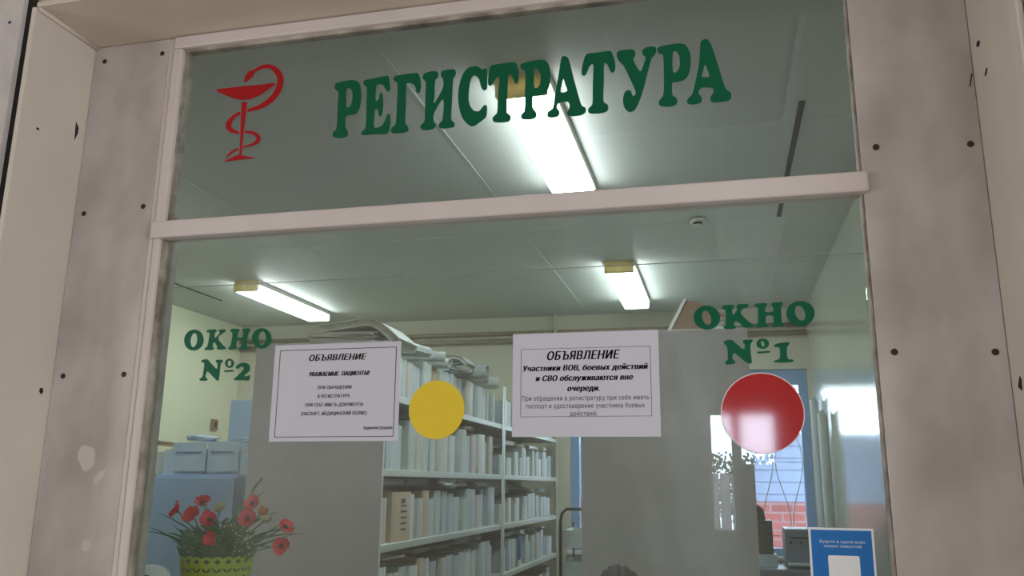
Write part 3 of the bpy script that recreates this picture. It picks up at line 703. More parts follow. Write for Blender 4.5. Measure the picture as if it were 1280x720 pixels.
# document folders (spine towards the aisle)
def folder(xf, y, th, z, h, dep, cm, label, group, lean=0.0, marks=False):
    t = thing('document_folder', (xf - dep/2, y+th/2, z), label, 'folder', group)
    prof = []
    n = 6; b = .35*th
    for k in range(n+1):                     # rounded spine
        a = -PI/2 + PI*k/n; prof.append((xf - .012 + .012*math.cos(a), y + th/2 + th/2*math.sin(a)))
    outer = [(xf-dep, y)] + prof + [(xf-dep, y+th)]
    tk = .0025
    inner = [(xf-dep, y+th-tk)] + [(px-tk, y+th/2+(py-y-th/2)*(1-2*tk/th)) for px, py in prof[::-1]] + [(xf-dep, y+tk)]
    lp_ = [(q[0], q[1], z) for q in outer + inner]
    M_ = Matrix.Translation((xf, y+th/2, z + th/2*abs(math.sin(lean)) + .0003)) @ Matrix.Rotation(lean*1.5, 4, 'Z') @ Matrix.Rotation(lean, 4, 'X') @ Matrix.Translation((-xf, -y-th/2, -z))
    MB().prism(lp_, (0, 0, h)).xf(M_).build('cover', cm, t)
    pg = MB(); k = max(2, int(th/.018)); yy = y+tk+.0008; w_ = (th-2*tk-.0016)/k
    for i in range(k):
        hh = h - random.uniform(.002, .03); dx = random.uniform(.016, .026)
        pg.box(xf-dep+random.uniform(.0, .02), xf-dx, yy+.0002, yy+w_-.0002, z+.002, z+hh); yy += w_
    pg.xf(M_).build('pages', M_pages, t)
    if marks:
        mk = MB(); zc = z+h-.03; cy = y+th*.5
        for k, (ww, hh, dy_) in enumerate([(.05,.02,-.01),(.07,.008,0),(.07,.008,0),(.07,.008,0),(.07,.008,0),(.06,.008,0)]):
            mk.box(xf+.0003, xf+.0013, cy-ww/2+dy_, cy+ww/2+dy_, zc-hh, zc); zc -= .026
        mk.build('spine_marks', M_ink2, t)
    return t
ORD = {1: 'third', 2: 'second', 3: 'first', 4: 'top', 0: 'lowest'}
SHN = {5: 'topmost', 4: 'second from top', 3: 'third from top', 2: 'fourth from top', 1: 'lowest visible'}
def row(shelf, ya, yb, rackname, thmin, thmax, hmin, hmax, gap=.0135, skip=(), lm=.012):
    z = SHZ[shelf] + .0085; y = ya
    while True:
        th = random.uniform(thmin, thmax)
        if y + th > yb: break
        if not any(a < y+th and y < b for a, b in skip):
            r = random.random()
            if r < .03: cm, nm = M_tan, 'beige'
            else: cm, nm = random.choice(M_pale), 'pale grey'
            folder(RX1 - .012 - random.uniform(0, .035), y, th, z, random.uniform(hmin, hmax), random.uniform(.21, .24), cm,
                   '%s document folder standing on the %s shelf of the %s rack' % (nm, SHN[shelf], rackname),
                   '%s folders on the %s shelf of the %s rack' % (nm, SHN[shelf], rackname), random.uniform(-lm, lm))
        y += th + gap + (random.uniform(.01, .05) if random.random() < .12 else 0)
NR, FR = 'nearer left', 'farther left'
row(5, 1.81, 3.74, NR, .05, .13, .175, .222)
row(4, 1.81, 3.74, NR, .06, .16, .19, .245)
folder(RX1-.014, 1.935, .235, SHZ[3]+.0085, .215, .25, M_tan, 'wide tan card file with dark marks on its spine, nearer left rack', None, 0, True)
row(3, 1.80, 1.93, NR, .08, .11, .19, .21)
row(3, 2.19, 3.74, NR, .06, .15, .175, .235)
row(2, 1.80, 3.74, NR, .06, .13, .17, .23)
row(5, 3.87, 5.64, FR, .05, .12, .15, .20)
row(4, 3.89, 5.62, FR, .05, .14, .11, .20, .034, lm=.045)
row(3, 3.89, 5.62, FR, .05, .14, .11, .19, .034, lm=.045)
row(2, 3.89, 5.62, FR, .05, .14, .13, .21, .034, lm=.045)
row(1, 4.6, 5.64, FR, .06, .14, .15, .21, .015)

# loose stacks of papers lying on the folders, rolls, etc.
def paper_stack(c, sx, sy, h, rz, label, group=None, mm=None, tilt=(0, 0), n=None, name='paper_stack'):
    n = n or max(3, int(h/.006)); b = MB(); th = h/n
    for i in range(n):
        R_ = Matrix.Rotation(random.uniform(-.12, .12), 4, 'Z')
        b.rbox(Vector((random.uniform(-.012, .012), random.uniform(-.012, .012), th*(i+.5))), (sx*random.uniform(.9, 1), sy*random.uniform(.9, 1), th*.9), R_)
    M_ = Matrix.Translation(c) @ Matrix.Rotation(rz, 4, 'Z') @ Matrix.Rotation(tilt[0], 4, 'X') @ Matrix.Rotation(tilt[1], 4, 'Y')
    b.xf(M_)
    lo = min(v.z for v in b.v); b.v = [v + Vector((0, 0, c[2]-lo)) for v in b.v]
    o = b.build(name, mm or random.choice(M_pale))
    # origin stays at world origin; move it to the base
    off = Vector(c); o.data.transform(Matrix.Translation(-off)); o.location = off
    return tag(o, label, 'papers', group)
def lying(shelf, y0, y1, rk, top, count):
    for k in range(count):
        y = y0 + (y1-y0)*(k+random.uniform(.4, .6))/count
        paper_stack((RX1-.12+random.uniform(-.02, .02), y, SHZ[shelf]+.0085+top), random.uniform(.15, .2), random.uniform(.14, .24), random.uniform(.012, .035), random.uniform(-.3, .3),
                    'loose papers over folders, %s shelf, %s rack' % (SHN[shelf], rk), 'loose papers over the %s shelf of the %s rack' % (SHN[shelf], rk))
lying(4, 1.9, 3.7, NR, .25, 2); lying(3, 1.85, 3.6, NR, .243, 5); lying(2, 1.85, 3.6, NR, .236, 5)
lying(4, 3.95, 5.5, FR, .205, 4); lying(3, 4.75, 5.5, FR, .195, 2); lying(2, 3.95, 5.5, FR, .215, 4)
paper_stack((RX1-.06, 4.55, SHZ[3]+.0085+.206), .16, .2, .01, .5, 'creased white papers hanging over the shelf of the farther left rack', None, M_pale[1], (0, .35))
bl = MB().bbox(RX1-.012, RX1-.006, 4.30, 4.37, SHZ[2]+.06, SHZ[2]+.22, .002).build('blue_tag', mat('tag_blue', rgb(40, 70, 150), .5)); tag(bl, 'dark blue tag hanging among folders on the farther left rack', 'tag')

# things on top of the nearer rack
ZT = SHZ[5]+.0085+.226
paper_stack((-1.66, 1.90, ZT), .33, .22, .055, .1, 'brownish paper bundle lying on the near end of the left rack', None, M_pale[3])
def folded(c, w_, l_, h_, rz, rx, label, mm):
    b = MB()
    prof = [(-w_/2, 0), (w_/2-.02, 0), (w_/2, h_*.3), (w_/2, h_*.7), (w_/2-.02, h_), (-w_/2, h_*.85), (-w_/2, h_*.75), (w_/2-.03, h_*.88), (w_/2-.012, h_*.65), (w_/2-.012, h_*.35), (w_/2-.03, h_*.12), (-w_/2, h_*.1)]
    b.prism([(x, -l_/2, z) for x, z in prof], (0, l_, 0))
    M_ = Matrix.Translation(c) @ Matrix.Rotation(rz, 4, 'Z') @ Matrix.Rotation(rx, 4, 'Y'); b.xf(M_)
    lo = min(v.z for v in b.v); b.v = [v + Vector((0, 0, c[2]-lo)) for v in b.v]
    t = thing('document_folder', c, label, 'folder')
    b.build('cover', mm, t)
    pg = MB().box(-w_/2+.005, w_/2-.035, -l_/2+.01, l_/2-.01, h_*.16, h_*.7).xf(M_); pg.v = [v + Vector((0, 0, c[2]-lo)) for v in pg.v]
    pg.build('pages', M_pages, t)
def bent_folder(c, P, L, th, label, mm, pm):
    t = thing('document_folder', c, label, 'folder'); n = len(P); up = []; lo = []
    for i, (x, z) in enumerate(P):
        a = Vector(P[max(i-1, 0)]); b = Vector(P[min(i+1, n-1)]); d = (b-a).normalized(); nn = Vector((-d.y, d.x))
        up.append(Vector((x, z)) + nn*th/2); lo.append(Vector((x, z)) - nn*th/2)
    def sl(A, B, name, m_, y0, y1): MB().prism([(c[0]+q.x, y0, c[2]+q.y) for q in A + B[::-1]], (0, y1-y0, 0)).build(name, m_, t)
    k = [u*.84+l*.16 for u, l in zip(up, lo)]; k2 = [u*.16+l*.84 for u, l in zip(up, lo)]
    sl(up, [u*.87+l*.13 for u, l in zip(up, lo)], 'cover', mm, c[1]-L/2, c[1]+L/2)
    sl([u*.13+l*.87 for u, l in zip(up, lo)], lo, 'cover', mm, c[1]-L/2, c[1]+L/2)
    sl(k, k2, 'pages', pm, c[1]-L/2+.006, c[1]+L/2-.006)
bent_folder((-1.60, 1.93, ZT+.058), [(-.17, .019), (-.08, .026), (0, .036), (.05, .043), (.09, .038), (.13, .018), (.17, -.012), (.215, -.052)], .24, .036, 'big white folder bent over the bundle atop the near end of the left rack', M_pale[1], M_pages)
bent_folder((-1.48, 2.87, ZT+.0555), [(-.12, .0125), (-.03, .022), (.05, .024), (.09, .015), (.125, -.02)], .17, .022, 'grey folder drooping off the flat bundle above the yellow disc', M_pale[0], M_pages)
folded((-1.50, 2.22, ZT), .22, .14, .05, -.2, .1, 'pale folder sagging over the near top edge of the left rack', M_pale[0])
def roll(c, L, r, rz, label, mm, tilt=0):
    b = MB(); n = 34; pts = []
    for k in range(n+1):
        a = k/n*PI*5; rr = r*(1-.10*k/n*2.5); pts.append((rr*math.cos(a), rr*math.sin(a)))
    for k in range(n):
        (y0, z0), (y1, z1) = pts[k], pts[k+1]
        b.add([(-L/2, y0, z0), (L/2, y0, z0), (L/2, y1, z1), (-L/2, y1, z1)], [(0,1,2,3)], True)
        s_ = .93; b.add([(-L/2, y0, z0), (-L/2, y1, z1), (-L/2, y1*s_, z1*s_), (-L/2, y0*s_, z0*s_)], [(0,1,2,3)]); b.add([(L/2, y0, z0), (L/2, y1, z1), (L/2, y1*s_, z1*s_), (L/2, y0*s_, z0*s_)], [(0,1,2,3)])
    M_ = Matrix.Translation(Vector(c)+Vector((0, 0, r))) @ Matrix.Rotation(rz, 4, 'Z') @ Matrix.Rotation(tilt, 4, 'Y'); b.xf(M_)
    o = b.build('rolled_papers', mm); o.data.transform(Matrix.Translation(-Vector(c))); o.location = c
    tag(o, label, 'paper roll')
roll((-1.50, 2.43, ZT), .26, .030, .35, 'pale rolled papers nearest on top of the left rack row', M_pale[0])
roll((-1.50, 2.62, ZT), .24, .026, -.3, 'white rolled papers second along the top of the left rack', M_pale[1], .1)
paper_stack((-1.55, 2.86, ZT), .19, .18, .05, .1, 'flat grey bundle on top of the left rack above the yellow disc', None, M_pale[4])
folded((-1.52, 3.08, ZT), .24, .16, .07, .3, -.1, 'curved grey folder atop the left rack right of the yellow disc', M_pale[4])
roll((-1.49, 3.24, ZT), .27, .045, -.1, 'thick grey roll with dark open end atop the left rack', M_pale[0], -.05)
roll((-1.50, 3.39, ZT), .20, .030, .2, 'slim warm grey roll beside the thick roll on the left rack', M_pale[3])
roll((-1.49, 3.53, ZT), .25, .036, .25, 'pale roll near the far post on top of the left rack', M_pale[1], .12)
paper_stack((-1.51, 3.68, ZT), .2, .1, .03, .1, 'thin papers at the far end of the nearer left rack top', None, M_pale[1])

# brown folder on the right rack
cf = thing('cardboard_folder', (-.05, 1.98, 2.106), 'brown cardboard folder with a white edge leaning on top of the right rack', 'folder')
ZR = 2.105
sup = MB().bbox(-.545+.002, .113, 1.72, 2.3, ZR-.024, ZR-.001, .002)
top_board = sup.build('top_shelf', M_shelf, [o for o in COL.objects if o.name.startswith('storage_rack') and o.get('label', '').find('on the right, its') > 0][0])
MB().prism([(-.205, 1.9, ZR), (-.118, 1.9, ZR+.158), (-.075, 1.9, ZR+.152), (.075, 1.9, ZR+.07), (.105, 1.9, ZR+.03), (.107, 1.9, ZR)], (0, .22, 0)).build('cover', M_brown, cf)
MB().prism([(-.222, 1.896, ZR), (-.132, 1.896, ZR+.166), (-.118, 1.896, ZR+.166), (-.206, 1.896, ZR)], (0, .228, 0)).build('page_edge', M_pale[1], cf)
paper_stack((.045, 1.80, ZR+.001), .1, .1, .045, .3, 'small white papers beside the brown cardboard folder', None, M_pale[1], (0, -.2))

# left cabinets
lb = thing('lower_cabinet', (-2.74, 2.4, 0), 'blue grey cabinet carrying card boxes, behind the red flowers', 'cabinet')
MB().bbox(-2.985, -2.49, 2.42, 2.86, 0, 1.53, .004).build('body', M_cabblue, lb)
MB().bbox(-2.98, -2.495, 2.403, 2.4195, .06, 1.515, .003).build('door', M_cabblue, lb)
MB().bbox(-2.55, -2.54, 2.39, 2.4025, .95, 1.08, .003).build('handle', M_lampbody, lb)
dk = thing('drawer_cabinet', (-3.25, 2.5, 0), 'grey card index cabinet with drawers beside the left jamb', 'cabinet')
MB().bbox(-3.55, -2.995, 2.53, 2.95, 0, 1.535, .004).build('body', M_cabgrey, dk)
z = 1.51
while z > .2:
    d = MB().bbox(-3.54, -3.005, 2.512, 2.5295, z-.19, z, .003).build('drawer', M_cabgrey, dk)
    MB().bbox(-3.30, -3.22, 2.498, 2.5115, z-.11, z-.095, .002).build('handle', M_black, d); z -= .215
tb = thing('tall_cabinet', (-3.0, 3.6, 0), 'tall blue cabinet standing behind the boxes at the left', 'cabinet')
MB().bbox(-3.19, -2.55, 3.42, 3.9, 0, 2.03, .004).build('body', M_cabblue, tb)
for a, b in ((-3.185, -2.872), (-2.868, -2.555)): MB().bbox(a, b, 3.403, 3.4195, .06, 2.02, .003).build('door', M_cabblue, tb)
# card trays with sheets on top
def tray(x0, x1, y0, y1, z, h, label, mm):
    t = thing('card_box', ((x0+x1)/2, (y0+y1)/2, z), label, 'box')
    MB().box(x0, x1, y0, y0+.006, z, z+h).box(x0, x1, y1-.006, y1, z, z+h).box(x0, x0+.006, y0+.0061, y1-.0061, z, z+h).box(x1-.006, x1, y0+.0061, y1-.0061, z, z+h).box(x0+.0061, x1-.0061, y0+.0061, y1-.0061, z, z+.005).build('box_body', mm, t)
    c = MB(); y = y0+.01
    while y < y1-.02:
        hh = h*random.uniform(.95, 1.1); c.box(x0+.012, x1-.012, y, y+.004, z+.006, z+hh); y += .009
    c.build('cards', M_pages, t)
tray(-2.965, -2.72, 2.45, 2.84, 1.5305, .13, 'left card box with bluish sheets in front, on the blue cabinet', M_sheetblue)
tray(-2.71, -2.50, 2.45, 2.84, 1.5305, .135, 'right card box with bluish sheets in front, on the blue cabinet', M_sheetblue)
tray(-3.50, -3.02, 2.56, 2.93, 1.5355, .11, 'pale card box on the grey drawer cabinet by the left jamb', M_pale[0])
def hang_sheet(x0, x1, z0, z1, y, label, lines=True):
    t = thing('paper_sheet', ((x0+x1)/2, y, z0), label, 'paper')
    vs = []; n = 8
    for i in range(n+1):
        u = i/n
        for z_ in (z0, z1): vs += [(x0+(x1-x0)*u, y-.004+.003*math.sin(u*7), z_), (x0+(x1-x0)*u, y-.0055+.003*math.sin(u*7), z_)]
    fs = []
    for i in range(n):
        a = 4*i; b = a+4; fs += [(a, b, b+2, a+2), (a+1, a+3, b+3, b+1), (a, a+1, b+1, b), (a+2, b+2, b+3, a+3)]
    fs += [(0, 2, 3, 1), (4*n, 4*n+1, 4*n+3, 4*n+2)]
    MB().add(vs, fs).build('sheet', M_sheetblue, t)
    tx = MB()
    x = x0+.02
    while x < x1-.03:
        w_ = random.uniform(.015, .035); tx.box(x, x+w_, y-.0105, y-.0100, (z0+z1)/2+.018, (z0+z1)/2+.027); x += w_+.004
    tx.build('handwriting', mat('blue_ink', rgb(120, 136, 175), .6), t)
hang_sheet(-2.905, -2.70, 1.548, 1.70, 2.44, 'bluish sheet with handwriting hanging in front of the left card box')
hang_sheet(-2.69, -2.505, 1.548, 1.705, 2.44, 'bluish sheet with handwriting hanging in front of the right card box')
paper_stack((-2.85, 2.62, 1.70), .15, .16, .03, .4, 'crumpled bluish papers on the left card box', None, M_sheetblue, (.1, .1))
paper_stack((-2.59, 2.65, 1.70), .12, .14, .025, -.3, 'crumpled bluish papers on the right card box', None, M_sheetblue, (.1, -.1))
paper_stack((-3.12, 2.72, 1.68), .16, .2, .03, .2, 'brownish papers on the pale card box by the left jamb', None, M_tan, (0, .1))
sk = thing('wall_switch', (XL, 5.45, 1.95), 'small brown switch on the left wall above the boxes', 'switch')
MB().bbox(XL+.0005, XL+.02, 5.40, 5.5, 1.96, 2.06, .004).build('plate', M_brown, sk)
MB().bbox(XL+.0205, XL+.028, 5.43, 5.47, 1.985, 2.035, .003).build('rocker', M_darkbox, sk)

# trolley at the end of the aisle
tr = thing('file_trolley', (-1.12, 5.0, 0), 'trolley with black tube handle and pale trays at the end of the aisle', 'trolley')
MB().tube([(-1.225, 4.92, .1), (-1.225, 4.92, 1.22), (-1.215, 4.92, 1.28), (-1.18, 4.92, 1.315), (-.78, 4.92, 1.315), (-.745, 4.92, 1.28), (-.735, 4.92, 1.22), (-.735, 4.92, .1)], .012, 10).build('handle', M_black, tr)
for z in (.35, .80, 1.03):
    MB().box(-1.21, -.75, 4.935, 5.35, z, z+.012).box(-1.21, -.75, 4.935, 4.945, z+.0121, z+.13).box(-1.21, -.75, 5.34, 5.35, z+.0121, z+.13).box(-1.21, -1.20, 4.9451, 5.3399, z+.0121, z+.13).box(-.76, -.75, 4.9451, 5.3399, z+.0121, z+.13).build('tray', M_pale[2], tr)
for x in (-1.2, -.76):
    MB().tube([(x, 5.36, .1), (x, 5.36, 1.2)], .010, 8).build('post', M_black, tr)
    for y in (4.92, 5.36): MB().lathe((x-.015, y, .05), [(.02, 0), (.05, .004), (.05, .026), (.02, .03)], 20, 'X').build('wheel', M_black, tr)
# cabinet under back window with things
cb = thing('low_cabinet', (.37, 5.4, 0), 'low grey cabinet under the back window by the right wall', 'cabinet')
MB().bbox(.13, .655, 5.13, 5.69, 0, .905, .004).build('body', M_device, cb)
for a, b in ((.135, .391), (.395, .65)): MB().bbox(a, b, 5.112, 5.1295, .05, .74, .003).build('door', M_device, cb)
for a, b in ((.135, .391), (.395, .65)):
    d = MB().bbox(a, b, 5.112, 5.1295, .755, .895, .003).build('drawer', M_device, cb)
    MB().bbox((a+b)/2-.05, (a+b)/2+.05, 5.10, 5.1115, .82, .832, .002).build('handle', M_black, d)
bx = thing('dark_box', (.27, 5.4, .906), 'dark box with a tilted lid below the red disc by the back window', 'box')
MB().bbox(.17, .345, 5.30, 5.5, .9955, 1.245, .004).build('box_body', M_darkbox, bx)
MB().prism([(.18, 5.33, 1.246), (.30, 5.33, 1.246), (.285, 5.33, 1.33), (.21, 5.33, 1.385), (.185, 5.33, 1.36)], (0, .12, 0)).build('lid', M_black, bx)
MB().bbox(.15, .37, 5.27, 5.53, .906, .995, .003).build('tray', M_pale[4], bx)
pr = thing('printer', (.52, 5.4, .906), 'blue grey printer on the low cabinet left of the blue card', 'printer')
MB().bbox(.43, .65, 5.25, 5.6, .906, 1.19, .012).build('body', M_device, pr)
MB().bbox(.47, .60, 5.242, 5.2495, 1.12, 1.13, .001).build('paper_slot', M_black, pr)
for x in (.47, .545): MB().lathe((x, 5.2495, 1.09), [(.009, 0), (.009, -.004), (.004, -.005)], 14, 'Y').build('button', M_black, pr)
MB().bbox(.44, .64, 5.16, 5.2495, .93, .945, .002).build('output_tray', M_pale[4], pr)
# tall rolls in the corner
for x, y, r, h, mm, lb in ((.70, 5.22, .030, 2.16, M_pale[4], 'tall pale blue roll standing in the back right corner, farther of the two'), (.70, 4.72, .034, 2.02, M_pale[0], 'tall grey roll standing by the right wall, nearer of the two')):
    b = MB(); n = 20; prof = []
    vs = []; seg = 24
    for j in range(n+1):
        for k in range(seg):
            a = 2*PI*k/seg; zz = h*j/n + (0 if j < n else .03*math.sin(a*3)+.02*math.sin(a*2+1))
            vs.append((x+r*math.cos(a), y+r*math.sin(a), zz))
    fs = [(j*seg+k, j*seg+(k+1) % seg, (j+1)*seg+(k+1) % seg, (j+1)*seg+k) for j in range(n) for k in range(seg)] + [list(range(seg))[::-1]]
    b.add(vs, fs, True); o = b.build('paper_roll', mm); o.data.transform(Matrix.Translation((-x, -y, 0))); o.location = (x, y, 0); tag(o, lb, 'paper roll')

# ============================================================ FLOWER POT
PY = .225
pc = at(272, 694, PY); pr_ = (at(312, 694, PY) - at(232, 694, PY)).length/2
pz0 = 1.196; pz1 = pc.z
pl = thing('potted_flowers', (pc.x, PY, pz0), 'red artificial poppies in a lime green lace pot at the lower left', 'flower pot')
def lace_pot():
    bm = bmesh.new(); nu, nv = 264, 56; g = []
    hgt = pz1 - pz0
    for j in range(nv+1):
        rowv = []
        for i in range(nu):
            a = 2*PI*i/nu; v = j/nv
            zz = hgt*v + (.0045*abs(math.sin(a*11)) - .002)*max(0, (v-.9)/.1)
            r = pr_*(.80+.20*v)
            rowv.append(bm.verts.new((pc.x + r*math.cos(a), PY + r*math.sin(a), pz0+zz)))
        g.append(rowv)
    for j in range(nv):
        for i in range(nu):
            v = (j+.5)/nv; u = (i+.5)/nu*22; hole = False
            if .08 < v < .97:
                fu = u % 1; fv = (v*7) % 1; rw = int(v*7)
                if rw % 2: fu = (u+.5) % 1
                du, dv = fu-.5, fv-.5
                if rw == 6: hole = du*du + dv*dv*1.2 < .055
                elif rw == 5: rr_ = math.hypot(du, (dv+.35)*.9); hole = .30 < rr_ < .52 and dv > -.3 and abs(du) > .06
                elif rw == 4: hole = abs(du)*1.1 + abs(dv) < .33
                else: hole = (du*du+dv*dv) < .06
            if not hole: bm.faces.new((g[j][i], g[j][(i+1) % nu], g[j+1][(i+1) % nu], g[j+1][i]))
    bmesh.ops.solidify(bm, geom=bm.faces[:], thickness=.0025)
    loose = [v for v in bm.verts if not v.link_faces]; bmesh.ops.delete(bm, geom=loose, context='VERTS')
    return MB().addbm(bm).build('pot', M_pot, pl)
lace_pot()
MB().lathe((pc.x, PY, pz0+.001), [(pr_*.70, 0), (pr_*.76, .02), (pr_*.90, (pz1-pz0)*.88), (pr_*.2, (pz1-pz0)*.9)], 40).build('liner', M_liner, pl)
SRC = Vector((pc.x, PY, pz1-.02))
def blade(b, p0, p1, sag, w_, n=9):
    p0, p1 = Vector(p0), Vector(p1); vs = []; mid = (p0+p1)/2 + Vector((0, 0, sag))
    side = (p1-p0).cross(Vector((0, 1, .3))).normalized()
    for k in range(n):
        t = k/(n-1); q = p0*(1-t)**2 + mid*2*t*(1-t) + p1*t*t
        ww = w_*(math.sin(PI*min(1, .25+.75*t))**.8 if t < 1 else .02)
        vs += [q - side*ww, q + Vector((0, -ww*.4, 0)), q + side*ww, q + Vector((0, ww*.1, 0))]
    fs = []
    for k in range(n-1):
        a = 4*k
        for i in range(4): fs.append((a+i, a+(i+1) % 4, a+4+(i+1) % 4, a+4+i))
    b.add(vs, fs, True)
gb = MB(); random.seed(21)
for px, py in [(172,662),(195,640),(185,658),(205,668),(212,676),(228,650),(300,640),(335,612),(348,640),(368,668),(384,668),(378,660),(360,690),(240,660),(338,632),(322,605),(250,622),(222,684),(345,668),(352,655),(258,668),(214,655),(300,610),(236,672)]:
    e = at(px, py, PY + random.uniform(-.06, .05)); s0 = SRC + Vector((random.uniform(-.05, .05), random.uniform(-.03, .03), 0))
    blade(gb, s0, e, random.uniform(.01, .05), random.uniform(.0022, .0042))
gb.build('grass_blades', M_leaf, pl)
fol = MB()
def leaflet(b, c, d, L, w_):
    d = d.normalized(); s_ = d.cross(Vector((random.uniform(-.3, .3), 1, random.uniform(-.3, .3)))).normalized(); nrm = d.cross(s_)*.0012
    P = [c, c+d*L*.3+s_*w_, c+d*L*.7+s_*w_*.8, c+d*L, c+d*L*.7-s_*w_*.8, c+d*L*.3-s_*w_]
    b.add([q+nrm for q in P] + [q-nrm for q in P], [(0,1,2,3,4,5), (11,10,9,8,7,6)] + [(i, (i+1) % 6, 6+(i+1) % 6, 6+i) for i in range(6)])
for _ in range(420):
    a = random.uniform(0, 2*PI); rr = random.uniform(0, pr_*.98)
    zz = pz1 + random.uniform(-.015, .075)*(1-.45*rr/pr_)
    c = Vector((pc.x + rr*math.cos(a)*1.05, PY + rr*math.sin(a)*.8, zz))
    leaflet(fol, c, Vector((math.cos(a)*.8, math.sin(a)*.5, random.uniform(.1, 1.2))), random.uniform(.012, .03), random.uniform(.002, .0045))
fol.build('foliage', M_leaf, pl)['kind'] = 'stuff'
spr = MB()
for px, py in [(238,680),(243,686),(300,668),(305,674),(292,660),(318,665),(296,684),(310,682),(312,676),(246,676),(282,645),(286,655),(280,660)]:
    c = at(px, py, PY-.05+random.uniform(-.02, .02))
    for k in range(5):
        q = c + Vector((random.uniform(-.012, .012), random.uniform(-.008, .008), random.uniform(-.012, .012)))
        bm = bmesh.new(); bmesh.ops.create_icosphere(bm, subdivisions=1, radius=random.uniform(.0013, .0024)); spr.addbm(bm, Matrix.Translation(q), True)
spr.build('white_sprigs', M_cream_fl, pl)['kind'] = 'stuff'
def petal(M_, L, W_, curl):
    nu, nv = 6, 6; vs = []
    for j in range(nv+1):
        v = j/nv; ww = W_*math.sin(PI*(.12+.62*v))
        for i in range(nu+1):
            u = i/nu*2-1; vs.append(M_ @ Vector((u*ww, v*L*(1-.12*u*u), curl*v*v*L + .25*u*u*W_*v + .11*L*math.sin(u*6+v*5+L*900)*v)))
    n = nu+1
    fs = [(j*n+i, j*n+i+1, (j+1)*n+i+1, (j+1)*n+i) for j in range(nv) for i in range(nu)]
    m_ = len(vs); off = (M_.to_3x3() @ Vector((0, 0, 1)))*.0007
    vs2 = [v - off for v in vs]
    f2 = [[q+m_ for q in f][::-1] for f in fs]
    return vs + vs2, fs + f2
def poppy(px, py, R_, face, np_, material, dy=0, centre=True, name='flower'):
    c = at(px, py, PY + dy)
    z = Vector(face).normalized(); x = z.orthogonal().normalized(); y = z.cross(x)
    B = Matrix((x, y, z)).transposed().to_4x4()
    b = MB()
    for k in range(np_):
        M_ = Matrix.Translation(c) @ B @ Matrix.Rotation(2*PI*k/np_ + px, 4, 'Z') @ Matrix.Translation((0, .001, .0006*k)) @ Matrix.Rotation(random.uniform(.15, .45), 4, 'X')
        v, f = petal(M_, R_*random.uniform(.85, 1.15), R_*random.uniform(.5, .66), random.uniform(.05, .4)); b.add(v, f, True)
    s0 = SRC + Vector((random.uniform(-.03, .03), random.uniform(-.02, .02), 0))
    mid = (s0 + c)/2 + Vector((0, 0, .015)); pts = [s0*(1-t)**2 + mid*2*t*(1-t) + c*t*t for t in [k/8 for k in range(9)]]
    fl = b.build(name, material, pl)
    MB().tube(pts, .0016, 6).build('flower_stem', M_leaf, fl)
    if centre:
        bm = bmesh.new(); bmesh.ops.create_icosphere(bm, subdivisions=2, radius=R_*.24)
        cb_ = MB().addbm(bm, Matrix.Translation(c + z*R_*.16), True)
        for k in range(14):
            a = 2*PI*k/14; d = (x*math.cos(a)+y*math.sin(a))*R_*.34 + z*R_*.3; cb_.tube([c + z*R_*.1, c+d], .0006, 4)
        cb_.build('flower_centre', M_centre, fl)
RF = .021
poppy(222, 639, RF, (-.9, -.5, .5), 5, M_petal2, -.03)
poppy(254, 630, RF, (.1, -.5, .9), 5, M_petal, .02)
poppy(242, 645, RF*1.1, (-.1, -.9, .5), 4, M_petal2, -.06, False)
poppy(263, 650, RF, (.1, -1, .25), 5, M_petal, -.06)
poppy(264, 673, RF*.9, (.2, -1, 0), 3, M_petal, -.08, False)
poppy(316, 630, RF*.95, (.1, -.9, .4), 5, M_petal2, -.03)
poppy(311, 648, RF*1.1, (.0, -1, .15), 6, M_petal, -.06)
poppy(356, 660, RF, (.7, -.5, .6), 5, M_petal2, -.02)
poppy(352, 682, RF*1.02, (.2, -1, -.1), 5, M_petal, -.05)
poppy(328, 641, RF*.6, (.6, -.6, .7), 7, M_orange, 0, False, 'orange_flower')
poppy(276, 637, RF*.8, (0, -.7, .8), 9, M_cream_fl, .02, False, 'cream_flower')
poppy(333, 650, RF*.7, (.3, -.7, .5), 9, M_cream_fl, .02, False, 'cream_flower')
bd = MB()
for px, py, r in ((326, 600, .0045), (320, 607, .005), (316, 613, .004)):
    c = at(px, py, PY); bm = bmesh.new(); bmesh.ops.create_uvsphere(bm, u_segments=10, v_segments=8, radius=r)
    bd.addbm(bm, Matrix.Translation(c) @ Matrix.Rotation(.5, 4, 'Y') @ Matrix.Diagonal((.7, .7, 2, 1)), True)
bd.tube([SRC, at(308, 650, PY), at(316, 613, PY), at(326, 601, PY)], .0013, 6)
bd.build('bud_spike', M_leaf, pl)
# rounded white device by the pot
dv = thing('white_device', (-1.315, .14, 1.196), 'rounded white plastic device with dark inner slot left of the flower pot', 'device')
MB().lathe((0, 0, 0), [(.062, 0), (.066, .02), (.066, .07), (.060, .092), (.045, .104), (.02, .109)], 32).xf(Matrix.Translation((-1.315, .14, 1.1965)) @ Matrix.Diagonal((.88, .45, 1, 1))).build('shell', M_white, dv)
MB().lathe((0, 0, 0), [(.030, 0), (.028, -.004), (.02, -.005)], 24, 'Y').xf(Matrix.Translation((-1.305, .1095, 1.27)) @ Matrix.Diagonal((1, 1, .55, 1))).build('dark_slot', M_darkbox, dv)

